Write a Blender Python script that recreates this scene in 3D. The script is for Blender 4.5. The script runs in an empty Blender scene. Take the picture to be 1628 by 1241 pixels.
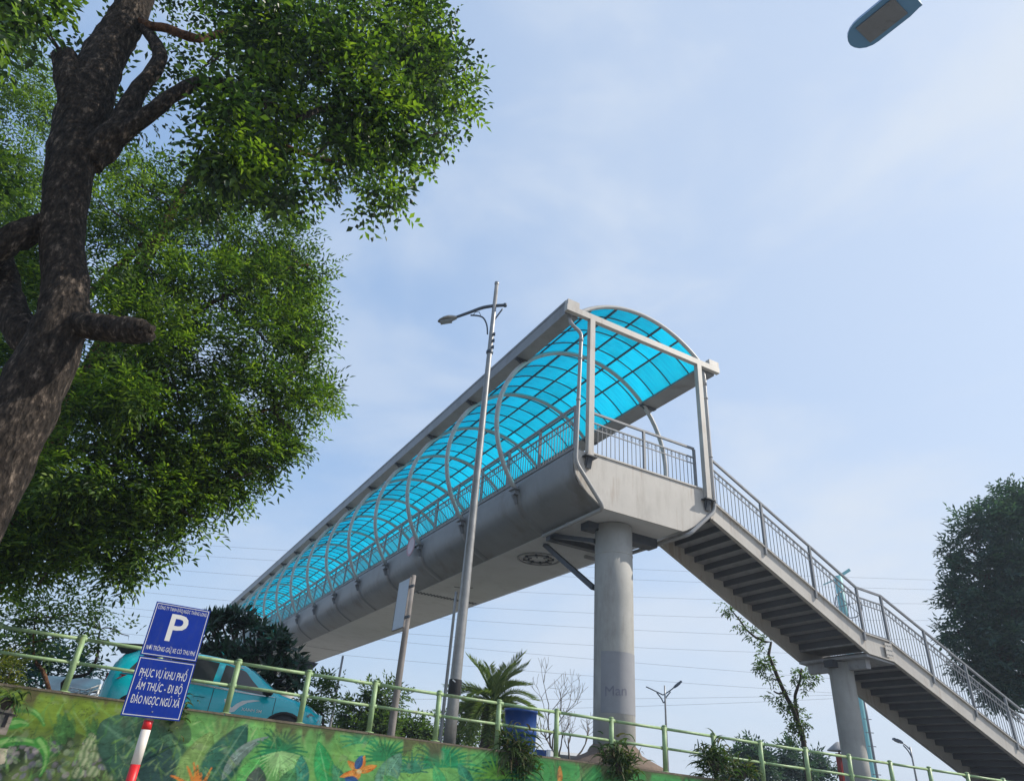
import bpy, bmesh, math, random
import numpy as np
from mathutils import Vector, Matrix, noise as mnoise
random.seed(7); rng = np.random.default_rng(7)
SC = bpy.context.scene; COL = SC.collection
PI = math.pi
# ------------------------------------------------------------------ camera
F, PITCH, ROLL, EYE = 1088.05, 0.522062, 0.0813785, 1.6
CX, CY = 814.0, 620.5
fwd = np.array([0, math.cos(PITCH), math.sin(PITCH)]); up0 = np.array([0, -math.sin(PITCH), math.cos(PITCH)])
rt = math.cos(ROLL)*np.array([1., 0, 0]) + math.sin(ROLL)*up0
up = -math.sin(ROLL)*np.array([1., 0, 0]) + math.cos(ROLL)*up0
cd = bpy.data.cameras.new('camera'); cam = bpy.data.objects.new('camera', cd); COL.objects.link(cam)
cd.sensor_fit = 'HORIZONTAL'; cd.sensor_width = 36; cd.lens = 36*F/1628
cd.clip_start = .1; cd.clip_end = 6000
cam.matrix_world = Matrix(((rt[0], up[0], -fwd[0], 0), (rt[1], up[1], -fwd[1], 0), (rt[2], up[2], -fwd[2], EYE), (0, 0, 0, 1)))
SC.camera = cam
# ------------------------------------------------------------------ sky + sun
SUN_EL = math.radians(40); SUN_DIR = Vector((.995, .05, 0)).normalized()
sdir = Vector((SUN_DIR.x*math.cos(SUN_EL), SUN_DIR.y*math.cos(SUN_EL), math.sin(SUN_EL)))
W = bpy.data.worlds.new('World'); SC.world = W; W.use_nodes = True
nt = W.node_tree; nt.nodes.clear(); N = nt.nodes.new; L = nt.links.new
out = N('ShaderNodeOutputWorld'); bg = N('ShaderNodeBackground'); bg.inputs['Strength'].default_value = .15
sky = N('ShaderNodeTexSky'); sky.sky_type = 'NISHITA'; sky.sun_disc = False
sky.sun_elevation = SUN_EL; sky.sun_rotation = math.atan2(SUN_DIR.x, SUN_DIR.y)
sky.air_density = 1.15; sky.dust_density = 2.2; sky.ozone_density = 2.0; sky.altitude = 10
tc = N('ShaderNodeTexCoord')
def rng_node(src, a, b, c, d):
    m = N('ShaderNodeMapRange'); m.interpolation_type = 'SMOOTHSTEP'; m.inputs['From Min'].default_value = a; m.inputs['From Max'].default_value = b; m.inputs['To Min'].default_value = c; m.inputs['To Max'].default_value = d; L(src, m.inputs['Value']); return m.outputs[0]
def add_node(a, b):
    m = N('ShaderNodeMath'); m.operation = 'ADD'; m.use_clamp = True; L(a, m.inputs[0]); L(b, m.inputs[1]); return m.outputs[0]
# thin high haze over the whole dome, then a veil of cloud that thickens towards the sun and the horizon
hz_ = N('ShaderNodeMixRGB'); hz_.inputs[0].default_value = .5; hz_.inputs[2].default_value = (3.0, 4.7, 7.5, 1); L(sky.outputs[0], hz_.inputs[1])
mp = N('ShaderNodeMapping'); mp.inputs['Scale'].default_value = (1.1, 1.1, 2.6); mp.inputs['Rotation'].default_value = (.3, .25, .5); L(tc.outputs['Generated'], mp.inputs[0])
nz = N('ShaderNodeTexNoise'); nz.inputs['Scale'].default_value = 2.1; nz.inputs['Detail'].default_value = 6; nz.inputs['Roughness'].default_value = .52; nz.inputs['Distortion'].default_value = .3; L(mp.outputs[0], nz.inputs['Vector'])
dp_ = N('ShaderNodeVectorMath'); dp_.operation = 'DOT_PRODUCT'; L(tc.outputs['Generated'], dp_.inputs[0]); dp_.inputs[1].default_value = tuple(sdir)
sep = N('ShaderNodeSeparateXYZ'); L(tc.outputs['Generated'], sep.inputs[0])
fac = add_node(add_node(rng_node(dp_.outputs['Value'], .02, .8, .0, .52), rng_node(nz.outputs['Fac'], .40, .68, .0, .46)), rng_node(sep.outputs['Z'], .0, .5, .42, .0))
mx = N('ShaderNodeMixRGB'); mx.inputs[2].default_value = (4.75, 5.3, 6.1, 1); L(fac, mx.inputs[0]); L(hz_.outputs[0], mx.inputs[1]); L(mx.outputs[0], bg.inputs[0]); L(bg.outputs[0], out.inputs[0])
sl = bpy.data.lights.new('sun', 'SUN'); sl.energy = 4.9; sl.angle = math.radians(.5); sl.color = (1, .93, .82)
so = bpy.data.objects.new('sun', sl); COL.objects.link(so); so.location = (30, -10, 40)
so.rotation_euler = sdir.to_track_quat('Z', 'Y').to_euler()
SC.view_settings.view_transform = 'Standard'; SC.view_settings.look = 'None'
SC.view_settings.exposure = 0.0; SC.view_settings.gamma = 1; SC.view_settings.use_curve_mapping = False
SC.render.engine = 'CYCLES'
try:
    SC.cycles.max_bounces = 8; SC.cycles.transparent_max_bounces = 16; SC.cycles.use_denoising = True
except Exception: pass

# ------------------------------------------------------------------ survey helpers: sight lines measured on the photograph -> places in the world
def ray(x, y): return fwd + (x-CX)/F*rt - (y-CY)/F*up
EYEP = np.array([0, 0, EYE])
def at(x, y, Y): d = ray(x, y); return Vector(EYEP + d*(Y/d[1]))
def atz(x, y, z): d = ray(x, y); return Vector(EYEP + d*((z-EYE)/d[2]))
def depth(p): return float((np.array(p)-EYEP) @ fwd)
FS = .82
F0 = np.array([-8.151, 14.694, 1.929])*FS + EYEP; FD = np.array([1.412, .507, -.044])*FS
FH = np.array([FD[0], FD[1], 0]); FLEN = float(np.linalg.norm(FH)); FH /= FLEN       # along the fence, to the right
FN = np.array([-FH[1], FH[0], 0])                                                     # away from the camera
SLOPE = FD[2]/FLEN
RAIL = .80                                                                            # top rail over the coping
def fence(s, off=0., h=0.):                                                           # s metres along, off behind, h over coping
    p = F0 + FH*s + FN*off; p[2] = F0[2] + SLOPE*s - RAIL + h; return Vector(p)
def on_fence(x, y, off=0.):
    P = F0 + FN*off; d = ray(x, y); t = ((P-EYEP) @ FN)/(d @ FN); q = EYEP + d*t
    s = float((q-P) @ FH); return s, float(q[2]-(F0[2]+SLOPE*s-RAIL))
KERB = .42                                                                            # coping over the upper road

# ------------------------------------------------------------------ materials
def lin(r, g, b):
    f = lambda c: (c/255/12.92) if c/255 <= .04045 else ((c/255+.055)/1.055)**2.4
    return (f(r), f(g), f(b))
MATS = {}
def pm(name, col, rough=.6, metal=0., var=.18, scale=6., bump=.0, bscale=60., dirt=None, dirt_amt=.35, dirt_scale=(3, 3, .6), spec=.4, coat=0., rust=None, rust_scale=(7, 7, .35), rust_at=(.62, .72)):
    """painted / natural surface: base colour with noise variation, streaky dirt, fine relief"""
    if name in MATS: return MATS[name]
    m = bpy.data.materials.new(name); m.use_nodes = True; t = m.node_tree; n = t.nodes.new; l = t.links.new
    b = t.nodes['Principled BSDF']; b.inputs['Roughness'].default_value = rough; b.inputs['Metallic'].default_value = metal
    b.inputs['Specular IOR Level'].default_value = spec
    if coat: b.inputs['Coat Weight'].default_value = coat; b.inputs['Coat Roughness'].default_value = .08
    co = n('ShaderNodeTexCoord')
    nz = n('ShaderNodeTexNoise'); nz.inputs['Scale'].default_value = scale; nz.inputs['Detail'].default_value = 6; nz.inputs['Roughness'].default_value = .65
    l(co.outputs['Object'], nz.inputs['Vector'])
    r = n('ShaderNodeValToRGB'); e = r.color_ramp.elements
    e[0].position = .3; e[1].position = .7
    e[0].color = tuple(c*(1-var) for c in col)+(1,); e[1].color = tuple(min(1, c*(1+var)) for c in col)+(1,)
    l(nz.outputs['Fac'], r.inputs[0]); last = r.outputs[0]
    if dirt:
        mp = n('ShaderNodeMapping'); mp.inputs['Scale'].default_value = dirt_scale; l(co.outputs['Object'], mp.inputs[0])
        d = n('ShaderNodeTexNoise'); d.inputs['Scale'].default_value = 2.2; d.inputs['Detail'].default_value = 8; d.inputs['Roughness'].default_value = .7; l(mp.outputs[0], d.inputs['Vector'])
        dr = n('ShaderNodeValToRGB'); dr.color_ramp.elements[0].position = .5; dr.color_ramp.elements[1].position = .75
        dr.color_ramp.elements[0].color = (0, 0, 0, 1); dr.color_ramp.elements[1].color = (dirt_amt,)*3+(1,)
        l(d.outputs['Fac'], dr.inputs[0])
        mxx = n('ShaderNodeMixRGB'); mxx.inputs[2].default_value = tuple(dirt)+(1,); l(dr.outputs[0], mxx.inputs[0]); l(last, mxx.inputs[1]); last = mxx.outputs[0]
    if rust:
        mp2 = n('ShaderNodeMapping'); mp2.inputs['Scale'].default_value = rust_scale; mp2.inputs['Location'].default_value = (3.1, 7.7, 1.3); l(co.outputs['Object'], mp2.inputs[0])
        d2 = n('ShaderNodeTexNoise'); d2.inputs['Scale'].default_value = 1.6; d2.inputs['Detail'].default_value = 5; l(mp2.outputs[0], d2.inputs['Vector'])
        d3 = n('ShaderNodeTexNoise'); d3.inputs['Scale'].default_value = 1.1; l(co.outputs['Object'], d3.inputs['Vector'])
        m5 = n('ShaderNodeMath'); m5.operation = 'MULTIPLY'; l(d2.outputs['Fac'], m5.inputs[0]); l(d3.outputs['Fac'], m5.inputs[1])
        r5 = n('ShaderNodeValToRGB'); r5.color_ramp.elements[0].position = rust_at[0]*.5; r5.color_ramp.elements[1].position = rust_at[1]*.55
        r5.color_ramp.elements[0].color = (0, 0, 0, 1); r5.color_ramp.elements[1].color = (.32, .32, .32, 1); l(m5.outputs[0], r5.inputs[0])
        mr5 = n('ShaderNodeMixRGB'); mr5.inputs[2].default_value = tuple(rust)+(1,); l(r5.outputs[0], mr5.inputs[0]); l(last, mr5.inputs[1]); last = mr5.outputs[0]
    l(last, b.inputs['Base Color'])
    rr = n('ShaderNodeMapRange'); rr.inputs['To Min'].default_value = max(.03, rough-.12); rr.inputs['To Max'].default_value = min(1, rough+.12)
    l(nz.outputs['Fac'], rr.inputs['Value']); l(rr.outputs[0], b.inputs['Roughness'])
    if bump:
        n2 = n('ShaderNodeTexNoise'); n2.inputs['Scale'].default_value = bscale; n2.inputs['Detail'].default_value = 5; l(co.outputs['Object'], n2.inputs['Vector'])
        bp = n('ShaderNodeBump'); bp.inputs['Strength'].default_value = bump; bp.inputs['Distance'].default_value = .02
        l(n2.outputs['Fac'], bp.inputs['Height']); l(bp.outputs[0], b.inputs['Normal'])
    MATS[name] = m; return m
def leaf_mat(name, cols, transl=.35, rough=.5, spec=.3):
    m = bpy.data.materials.new(name); m.use_nodes = True; t = m.node_tree; n = t.nodes.new; l = t.links.new
    b = t.nodes['Principled BSDF']; o = t.nodes['Material Output']; b.inputs['Roughness'].default_value = rough; b.inputs['Specular IOR Level'].default_value = spec
    g = n('ShaderNodeNewGeometry'); r = n('ShaderNodeValToRGB'); e = r.color_ramp.elements
    while len(e) < len(cols): e.new(.5)
    for i, c in enumerate(cols): e[i].position = i/(len(cols)-1); e[i].color = tuple(c)+(1,)
    l(g.outputs['Random Per Island'], r.inputs[0]); l(r.outputs[0], b.inputs['Base Color'])
    tr = n('ShaderNodeBsdfTranslucent'); hs = n('ShaderNodeMixRGB'); hs.blend_type = 'MULTIPLY'; hs.inputs[0].default_value = 1; hs.inputs[2].default_value = (1.6, 1.75, .7, 1)
    l(r.outputs[0], hs.inputs[1]); l(hs.outputs[0], tr.inputs[0])
    ms = n('ShaderNodeMixShader'); ms.inputs[0].default_value = transl; l(b.outputs[0], ms.inputs[1]); l(tr.outputs[0], ms.inputs[2]); l(ms.outputs[0], o.inputs[0])
    return m

M_steel = pm('bridge_grey_paint', (.47, .445, .41), .5, var=.08, scale=1.3, rust=(.24, .15, .09), dirt=(.2, .17, .14), dirt_amt=.35, dirt_scale=(1.5, 1.5, .25), bump=.05)
M_girder = pm('girder_grey_paint', (.215, .22, .225), .42, var=.14, scale=.8, rust=(.13, .10, .08), rust_scale=(1.2, 1.2, .3), dirt=(.11, .10, .09), dirt_amt=.65, dirt_scale=(.5, .5, .35), bump=.06)
M_soffit = pm('soffit_pale_grey', (.60, .60, .60), .75, var=.05, scale=.7, dirt=(.25, .23, .2), dirt_amt=.3, dirt_scale=(.5, .5, 1))
M_tube = pm('hoop_grey_paint', (.42, .42, .41), .42, var=.07, scale=4)
M_dark = pm('dark_steel', (.055, .062, .075), .5, var=.25, scale=5)
M_purlin = pm('purlin_steel', (.07, .08, .10), .5, var=.2, scale=5)
M_rail = pm('railing_grey_paint', (.20, .21, .225), .42, var=.15, scale=6, metal=.1)
M_pvc = pm('grey_pvc_pipe', (.33, .33, .33), .35, var=.08, scale=3)
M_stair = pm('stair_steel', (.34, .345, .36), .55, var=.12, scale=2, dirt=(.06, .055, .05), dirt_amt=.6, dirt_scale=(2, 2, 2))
M_riser = pm('riser_shade_steel', (.10, .105, .12), .55, var=.12, scale=2)  # darker than the stair steel: shade under the steps put into the colour
M_conc = pm('pillar_concrete', (.38, .375, .355), .75, var=.12, scale=1.6, rust=(.18, .16, .14), rust_scale=(2.5, 2.5, .2), dirt=(.18, .16, .14), dirt_amt=.5, dirt_scale=(1.6, 1.6, .35), bump=.12, bscale=30)
M_patch = pm('repainted_patch', (.275, .28, .30), .7, var=.08, scale=2.0)
M_base = pm('brown_concrete', (.17, .125, .098), .85, var=.22, scale=5, dirt=(.1, .08, .06), dirt_amt=.6, bump=.3, bscale=25)
M_green = pm('green_rail_paint', (.27, .40, .20), .45, var=.16, scale=9, rust=(.16, .08, .04), rust_scale=(11, 11, 8), rust_at=(.64, .70), dirt=(.2, .16, .08), dirt_amt=.6, dirt_scale=(5, 5, 3), bump=.12)
M_galv = pm('galvanised_steel', (.29, .29, .29), .42, var=.15, scale=6, metal=.45, dirt=(.16, .13, .1), dirt_amt=.5, dirt_scale=(3, 3, .5))
M_oldpole = pm('weathered_pole', (.22, .20, .19), .7, var=.25, scale=5, dirt=(.10, .08, .06), dirt_amt=.6, dirt_scale=(4, 4, .6), bump=.15)
M_arm = pm('dark_blue_grey_metal', (.07, .09, .12), .4, var=.15, metal=.2)
M_lens = pm('lamp_lens', (.33, .35, .37), .25, var=.1)
M_blue_sign = pm('blue_sign_sheet', (.003, .027, .26), .45, var=.10, scale=3, spec=.2, dirt=(.05, .07, .16), dirt_amt=.35, dirt_scale=(9, 9, 2.5))
M_white = pm('white_print', (.80, .80, .79), .5, var=.03)
M_silver = pm('silver_print', (.62, .62, .60), .4, var=.05)
M_red = pm('red_band_paint', (.62, .018, .022), .4, var=.08)
M_bandwhite = pm('white_band_paint', (.74, .68, .62), .5, var=.07, scale=9)
M_wire = pm('grey_cable', (.12, .13, .15), .6)
M_barrel = pm('blue_drum_plastic', (.008, .048, .21), .35, var=.12, scale=3, dirt=(.1, .1, .12), dirt_amt=.2)
M_asphalt = pm('asphalt', (.055, .055, .057), .9, var=.2, scale=3, bump=.25, bscale=120)
M_pave = pm('pavement_concrete', (.27, .255, .23), .85, var=.18, scale=2.5, bump=.15)
M_earth = pm('dusty_ground', (.17, .165, .15), .95, var=.35, scale=.8, bump=.3, bscale=20)
M_coping = pm('mossy_coping', (.20, .165, .115), .9, var=.35, scale=4, dirt=(.06, .055, .03), dirt_amt=.7, bump=.35, bscale=25)
M_car = pm('teal_car_paint', (.003, .50, .58), .25, var=.03, spec=.5, coat=.8)
M_glass = pm('tinted_car_glass', (.05, .055, .06), .06, var=.05, spec=.7)
M_black = pm('black_plastic', (.02, .02, .022), .5)
M_gold = pm('gold_print', (.45, .30, .06), .4)
M_teal = pm('teal_mast_paint', (.20, .48, .50), .55, var=.1, scale=.6)
M_bark = None
def bark(name, c1, c2, c3, sc=3.5):
    m = bpy.data.materials.new(name); m.use_nodes = True; t = m.node_tree; n = t.nodes.new; l = t.links.new; b = t.nodes['Principled BSDF']
    b.inputs['Roughness'].default_value = .9; b.inputs['Specular IOR Level'].default_value = .2
    co = n('ShaderNodeTexCoord'); mp = n('ShaderNodeMapping'); mp.inputs['Scale'].default_value = (sc, sc, sc*.45); l(co.outputs['Object'], mp.inputs[0])
    v = n('ShaderNodeTexVoronoi'); v.inputs['Scale'].default_value = 5; v.inputs['Randomness'].default_value = 1
    nz = n('ShaderNodeTexNoise'); nz.inputs['Scale'].default_value = 2.2; nz.inputs['Detail'].default_value = 9; nz.inputs['Roughness'].default_value = .72
    wz = n('ShaderNodeMixRGB'); wz.inputs[0].default_value = .25; l(mp.outputs[0], wz.inputs[1]); l(nz.outputs['Color'], wz.inputs[2])
    l(mp.outputs[0], nz.inputs['Vector']); l(wz.outputs[0], v.inputs['Vector'])
    r = n('ShaderNodeValToRGB'); e = r.color_ramp.elements; e[0].position = .40; e[0].color = c1+(1,); e[1].position = .68; e[1].color = c3+(1,); q = e.new(.56); q.color = c2+(1,)
    l(nz.outputs['Fac'], r.inputs[0])
    mu = n('ShaderNodeMixRGB'); mu.blend_type = 'MULTIPLY'; mu.inputs[0].default_value = .6
    r2 = n('ShaderNodeValToRGB'); r2.color_ramp.elements[0].position = .05; r2.color_ramp.elements[0].color = (.35, .35, .35, 1); r2.color_ramp.elements[1].position = .35
    l(v.outputs['Distance'], r2.inputs[0]); l(r.outputs[0], mu.inputs[1]); l(r2.outputs[0], mu.inputs[2]); l(mu.outputs[0], b.inputs['Base Color'])
    ad = n('ShaderNodeMath'); ad.operation = 'ADD'; l(v.outputs['Distance'], ad.inputs[0]); l(nz.outputs['Fac'], ad.inputs[1])
    bp = n('ShaderNodeBump'); bp.inputs['Strength'].default_value = .9; bp.inputs['Distance'].default_value = .05; l(ad.outputs[0], bp.inputs['Height']); l(bp.outputs[0], b.inputs['Normal'])
    return m
M_bark = bark('flaky_bark', (.016, .013, .011), (.055, .043, .035), (.24, .19, .15), 8.)
M_barkred = bark('reddish_bark', (.06, .032, .02), (.15, .075, .04), (.26, .14, .08), 5)
M_twig = pm('twig_bark', (.06, .047, .038), .9, var=.3)
M_leafA = leaf_mat('dark_broad_leaf', [(.012, .028, .013), (.019, .043, .016), (.036, .078, .019), (.14, .23, .033)], .38, .40, .45)
M_leafB = leaf_mat('fresh_feathery_leaf', [(.019, .044, .013), (.034, .074, .016), (.072, .138, .022), (.20, .285, .038)], .44, .5)
M_sunlit = leaf_mat('sunlit_yellow_green_leaf', [(.075, .14, .018), (.12, .20, .022), (.19, .27, .035)], .5, .45)  # brighter yellow-green leaves: the look of sunlit clumps put into the colour
M_leafD = leaf_mat('distant_dark_leaf', [(.026, .062, .060), (.036, .082, .072), (.060, .115, .075)], .28, .6)
M_leafE = leaf_mat('plain_green_leaf', [(.030, .062, .020), (.062, .115, .030), (.11, .17, .05)], .42, .55)
M_leafP = leaf_mat('long_glossy_leaf', [(.012, .032, .018), (.018, .050, .024), (.030, .075, .034)], .2, .35, .5)
M_leafPalm = leaf_mat('palm_leaflet', [(.07, .12, .05), (.12, .18, .07), (.19, .24, .09)], .35, .5)
M_leafS = leaf_mat('strap_leaf', [(.02, .045, .014), (.035, .075, .02), (.05, .10, .025), (.08, .12, .035), (.10, .075, .04)], .3, .55)
M_leafY = leaf_mat('yellow_green_leaf', [(.06, .09, .02), (.12, .15, .03), (.20, .20, .04)], .35, .5)

# ------------------------------------------------------------------ mesh helpers
class MB:
    def __init__(s): s.v = []; s.f = []; s.sm = []; s.mi = []; s.cur = 0
    def face(s, idx, smooth=False): s.f.append(tuple(idx)); s.sm.append(smooth); s.mi.append(s.cur)
    def add(s, vs, fs, smooth=False):
        o = len(s.v); s.v += [tuple(p) for p in vs]
        for f in fs: s.face([i+o for i in f], smooth)
    def box(s, a, b):
        x0, y0, z0 = a; x1, y1, z1 = b
        s.add([(x0, y0, z0), (x1, y0, z0), (x1, y1, z0), (x0, y1, z0), (x0, y0, z1), (x1, y0, z1), (x1, y1, z1), (x0, y1, z1)],
              [(0, 3, 2, 1), (4, 5, 6, 7), (0, 1, 5, 4), (1, 2, 6, 5), (2, 3, 7, 6), (3, 0, 4, 7)])
    def bar(s, p, q, w, h, side=None):
        """rectangular bar from p to q, w across, h 'up'"""
        p = Vector(p); q = Vector(q); d = (q-p).normalized(); ref = Vector(side) if side else (Vector((0, 0, 1)) if abs(d.z) < .95 else Vector((0, 1, 0)))
        a = d.cross(ref).normalized(); b = a.cross(d).normalized(); a *= w/2; b *= h/2
        vs = [p-a-b, p+a-b, p+a+b, p-a+b, q-a-b, q+a-b, q+a+b, q-a+b]
        s.add(vs, [(0, 1, 2, 3), (7, 6, 5, 4), (0, 4, 5, 1), (1, 5, 6, 2), (2, 6, 7, 3), (3, 7, 4, 0)])
    def tube(s, pts, r, n=8, caps=True, wob=0.):
        pts = [Vector(p) for p in pts]; m = len(pts); rs = r if hasattr(r, '__len__') else [r]*m
        o = len(s.v); prev = None
        for i, p in enumerate(pts):
            t = (pts[min(i+1, m-1)]-pts[max(i-1, 0)])
            if t.length < 1e-9: t = Vector((0, 0, 1))
            t.normalize()
            if prev is None:
                ref = Vector((0, 0, 1)) if abs(t.z) < .9 else Vector((1, 0, 0)); a = t.cross(ref).normalized()
            else:
                a = prev - t*prev.dot(t)
                if a.length < 1e-6: a = t.cross(Vector((1, .3, .2)))
                a.normalize()
            prev = a; b = t.cross(a)
            for k in range(n):
                an = 2*PI*k/n; dr = a*math.cos(an)+b*math.sin(an); rr = rs[i]
                if wob: rr *= 1+wob*mnoise.noise((p+dr*rs[i])*(1.6/max(rs[i], .05))*.5)+wob*.5*mnoise.noise((p+dr*rs[i])*(4/max(rs[i], .05))*.5)
                s.v.append(tuple(p+dr*rr))
        for i in range(m-1):
            for k in range(n):
                k2 = (k+1) % n; s.face((o+i*n+k, o+i*n+k2, o+(i+1)*n+k2, o+(i+1)*n+k), True)
        if caps:
            s.face([o+k for k in range(n)][::-1]); s.face([o+(m-1)*n+k for k in range(n)])
    def lathe(s, prof, c=(0, 0, 0), n=24, caps=True):
        o = len(s.v)
        for r, z in prof:
            for k in range(n): s.v.append((c[0]+r*math.cos(2*PI*k/n), c[1]+r*math.sin(2*PI*k/n), c[2]+z))
        for i in range(len(prof)-1):
            for k in range(n):
                k2 = (k+1) % n; s.face((o+i*n+k, o+i*n+k2, o+(i+1)*n+k2, o+(i+1)*n+k), True)
        if caps:
            s.face([o+k for k in range(n)][::-1]); s.face([o+(len(prof)-1)*n+k for k in range(n)])
    def prism(s, poly, fn, a, b):
        """polygon (list of 2-tuples) swept from a to b; fn(p2, t) -> 3-D"""
        n = len(poly); vs = [fn(p, a) for p in poly]+[fn(p, b) for p in poly]
        s.add(vs, [tuple(range(n))[::-1], tuple(range(n, 2*n))]+[(i, (i+1) % n, n+(i+1) % n, n+i) for i in range(n)])
    def build(s, name, mat, parent=None, fix=True, loc=None):
        me = bpy.data.meshes.new(name); me.from_pydata(s.v, [], s.f)
        for m in (mat if isinstance(mat, (list, tuple)) else [mat]): me.materials.append(m)
        me.polygons.foreach_set('use_smooth', s.sm); me.polygons.foreach_set('material_index', s.mi)
        if fix:
            bm = bmesh.new(); bm.from_mesh(me); bmesh.ops.recalc_face_normals(bm, faces=bm.faces); bm.to_mesh(me); bm.free()
        me.update(); return link(name, me, parent)
def link(name, me, parent=None):
    o = bpy.data.objects.new(name, me); COL.objects.link(o)
    if parent is not None: o.parent = parent
    return o
def tag(o, label=None, cat=None, group=None, kind=None):
    if label: o['label'] = label
    if cat: o['category'] = cat
    if group: o['group'] = group
    if kind: o['kind'] = kind
    return o
def empty(name, loc, label, cat, rz=0, group=None):
    o = bpy.data.objects.new(name, None); COL.objects.link(o); o.location = loc; o.rotation_euler = (0, 0, rz); o.empty_display_size = .3
    return tag(o, label, cat, group)
def inst(src, loc=None, parent=None, mat=None):
    c = src.copy(); COL.objects.link(c)
    if parent is not None: c.parent = parent
    if mat is not None: c.matrix_local = mat
    elif loc is not None: c.location = loc
    return c
def text_mesh(body, size=1., sx=1., bold=0., align='CENTER', extrude=0.):
    cu = bpy.data.curves.new('txt', 'FONT'); cu.body = body; cu.size = size; cu.align_x = align; cu.align_y = 'CENTER'; cu.offset = bold; cu.extrude = extrude; cu.resolution_u = 3
    o = bpy.data.objects.new('txt', cu); COL.objects.link(o); bpy.context.view_layer.update()
    me = bpy.data.meshes.new_from_object(o.evaluated_get(bpy.context.evaluated_depsgraph_get()))
    bpy.data.objects.remove(o); bpy.data.curves.remove(cu)
    for v in me.vertices: v.co.x *= sx
    return me
def text_fit(body, width, height, bold=0.):
    me = text_mesh(body, 1, 1, bold); xs = [v.co.x for v in me.vertices]; ys = [v.co.y for v in me.vertices]
    x0, x1, y0, y1 = min(xs), max(xs), min(ys), max(ys); k = height/.73
    for v in me.vertices: v.co.x = (v.co.x-(x0+x1)/2)*width/(x1-x0); v.co.y = (v.co.y)*k
    return me

# ------------------------------------------------------------------ foliage
def unit(n):
    a = rng.normal(size=(n, 3)); return a/np.linalg.norm(a, axis=1, keepdims=True)
def leaf_mesh(name, base, dirs, nor, ln, wd, mat, parent, fold=.25, curl=.0):
    """one mesh of rhombic folded leaves: base (n,3), dirs along the leaf, nor face normals"""
    n = len(base); side = np.cross(dirs, nor); side /= np.linalg.norm(side, axis=1, keepdims=True)+1e-9; nn = np.cross(side, dirs)
    ln = np.broadcast_to(ln, (n,))[:, None]; wd = np.broadcast_to(wd, (n,))[:, None]
    mid = base+dirs*ln*.45+nn*ln*curl
    V = np.stack([base, mid+side*wd*.5+nn*wd*fold, base+dirs*ln-nn*ln*curl, mid-side*wd*.5+nn*wd*fold], 1).reshape(-1, 3)
    me = bpy.data.meshes.new(name); me.vertices.add(4*n); me.vertices.foreach_set('co', V.astype(np.float32).ravel())
    i = np.arange(n, dtype=np.int32)*4; T = np.stack([i, i+1, i+2, i, i+2, i+3], 1).ravel()
    me.loops.add(6*n); me.loops.foreach_set('vertex_index', T); me.polygons.add(2*n)
    me.polygons.foreach_set('loop_start', np.arange(2*n, dtype=np.int32)*3); me.polygons.foreach_set('loop_total', np.full(2*n, 3, np.int32))
    me.update(calc_edges=True); me.validate(); me.materials.append(mat)
    return link(name, me, parent)
def blob_leaves(blobs, per, leaf, pinn=7, sprig=.35, droop=.35, shell=.55, clump=0):
    """blobs: (centre, radius(3), density factor). Pinnate sprigs spread through the volumes -> base, dir, normal arrays"""
    B, D, Nn = [], [], []
    for c, r, k in blobs:
        n = max(4, int(per*k)); u = unit(n); rad = rng.random(n)**shell
        p = np.array(c)+u*rad[:, None]*np.array(r)
        if clump:
            nc = max(3, int(clump*(r[0]/.5)**.8)); cc = unit(nc)*(rng.random(nc)**.4)[:, None]; wt = rng.random(nc)**1.2+.15; pick = rng.choice(nc, n, p=wt/wt.sum())
            g3 = rng.normal(size=(n, 3))*np.array([.24, .24, .17]); p = np.array(c)+(cc[pick]*.85+g3)*np.array(r); u = cc[pick]*.6+g3*1.6; u /= np.linalg.norm(u, axis=1, keepdims=True)+1e-9
        else: p += .22*np.array(r)*np.sin(p[:, [1, 2, 0]]*3.1/np.array(r)+np.array([.3, 1.7, 2.9]))
        sd = u*.8+unit(n)*.7; sd[:, 2] -= droop; sd /= np.linalg.norm(sd, axis=1, keepdims=True)
        sn = unit(n)*.55+np.array([0, 0, 1.]); sn -= sd*(sn*sd).sum(1, keepdims=True); sn /= np.linalg.norm(sn, axis=1, keepdims=True)
        sw = np.cross(sd, sn)
        for j in range(pinn):
            t = (j+.6)/pinn; sg = 1 if j % 2 else -1
            if j == pinn-1: d = sd.copy()
            else: d = sd*.55+sw*sg*.85
            d = d+unit(n)*.25; d /= np.linalg.norm(d, axis=1, keepdims=True)
            B.append(p+sd*sprig*t); D.append(d); Nn.append(sn+unit(n)*.35)
    B = np.concatenate(B); D = np.concatenate(D); Nn = np.concatenate(Nn); return B, D, Nn
def px_blobs(lst, f=1.0):
    o = []
    for q in lst:
        x, y, r, Y = q[:4]; k = q[4] if len(q) > 4 else 1.
        p = at(x, y, Y); rr = r*depth(p)/F*f
        o.append((tuple(p), (rr, rr*1.05, rr), k*(r/50)**2*(.7+.6*((x*7+y*13) % 10)/10)))
    return o
def twigs(mb, blobs, src, n=2, r=.02, lim=99):
    for c, rr, k in blobs:
        for _ in range(n):
            a = Vector(c); s = min(src, key=lambda q: (q-a).length)
            if (s-a).length > lim: continue
            e = a+Vector(unit(1)[0])*rr[0]*.6
            m1 = s.lerp(a, .5)+Vector(unit(1)[0])*rr[0]*.2
            mb.tube([s, m1, a, e], [r*1.6, r*1.2, r, r*.3], 5)

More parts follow.
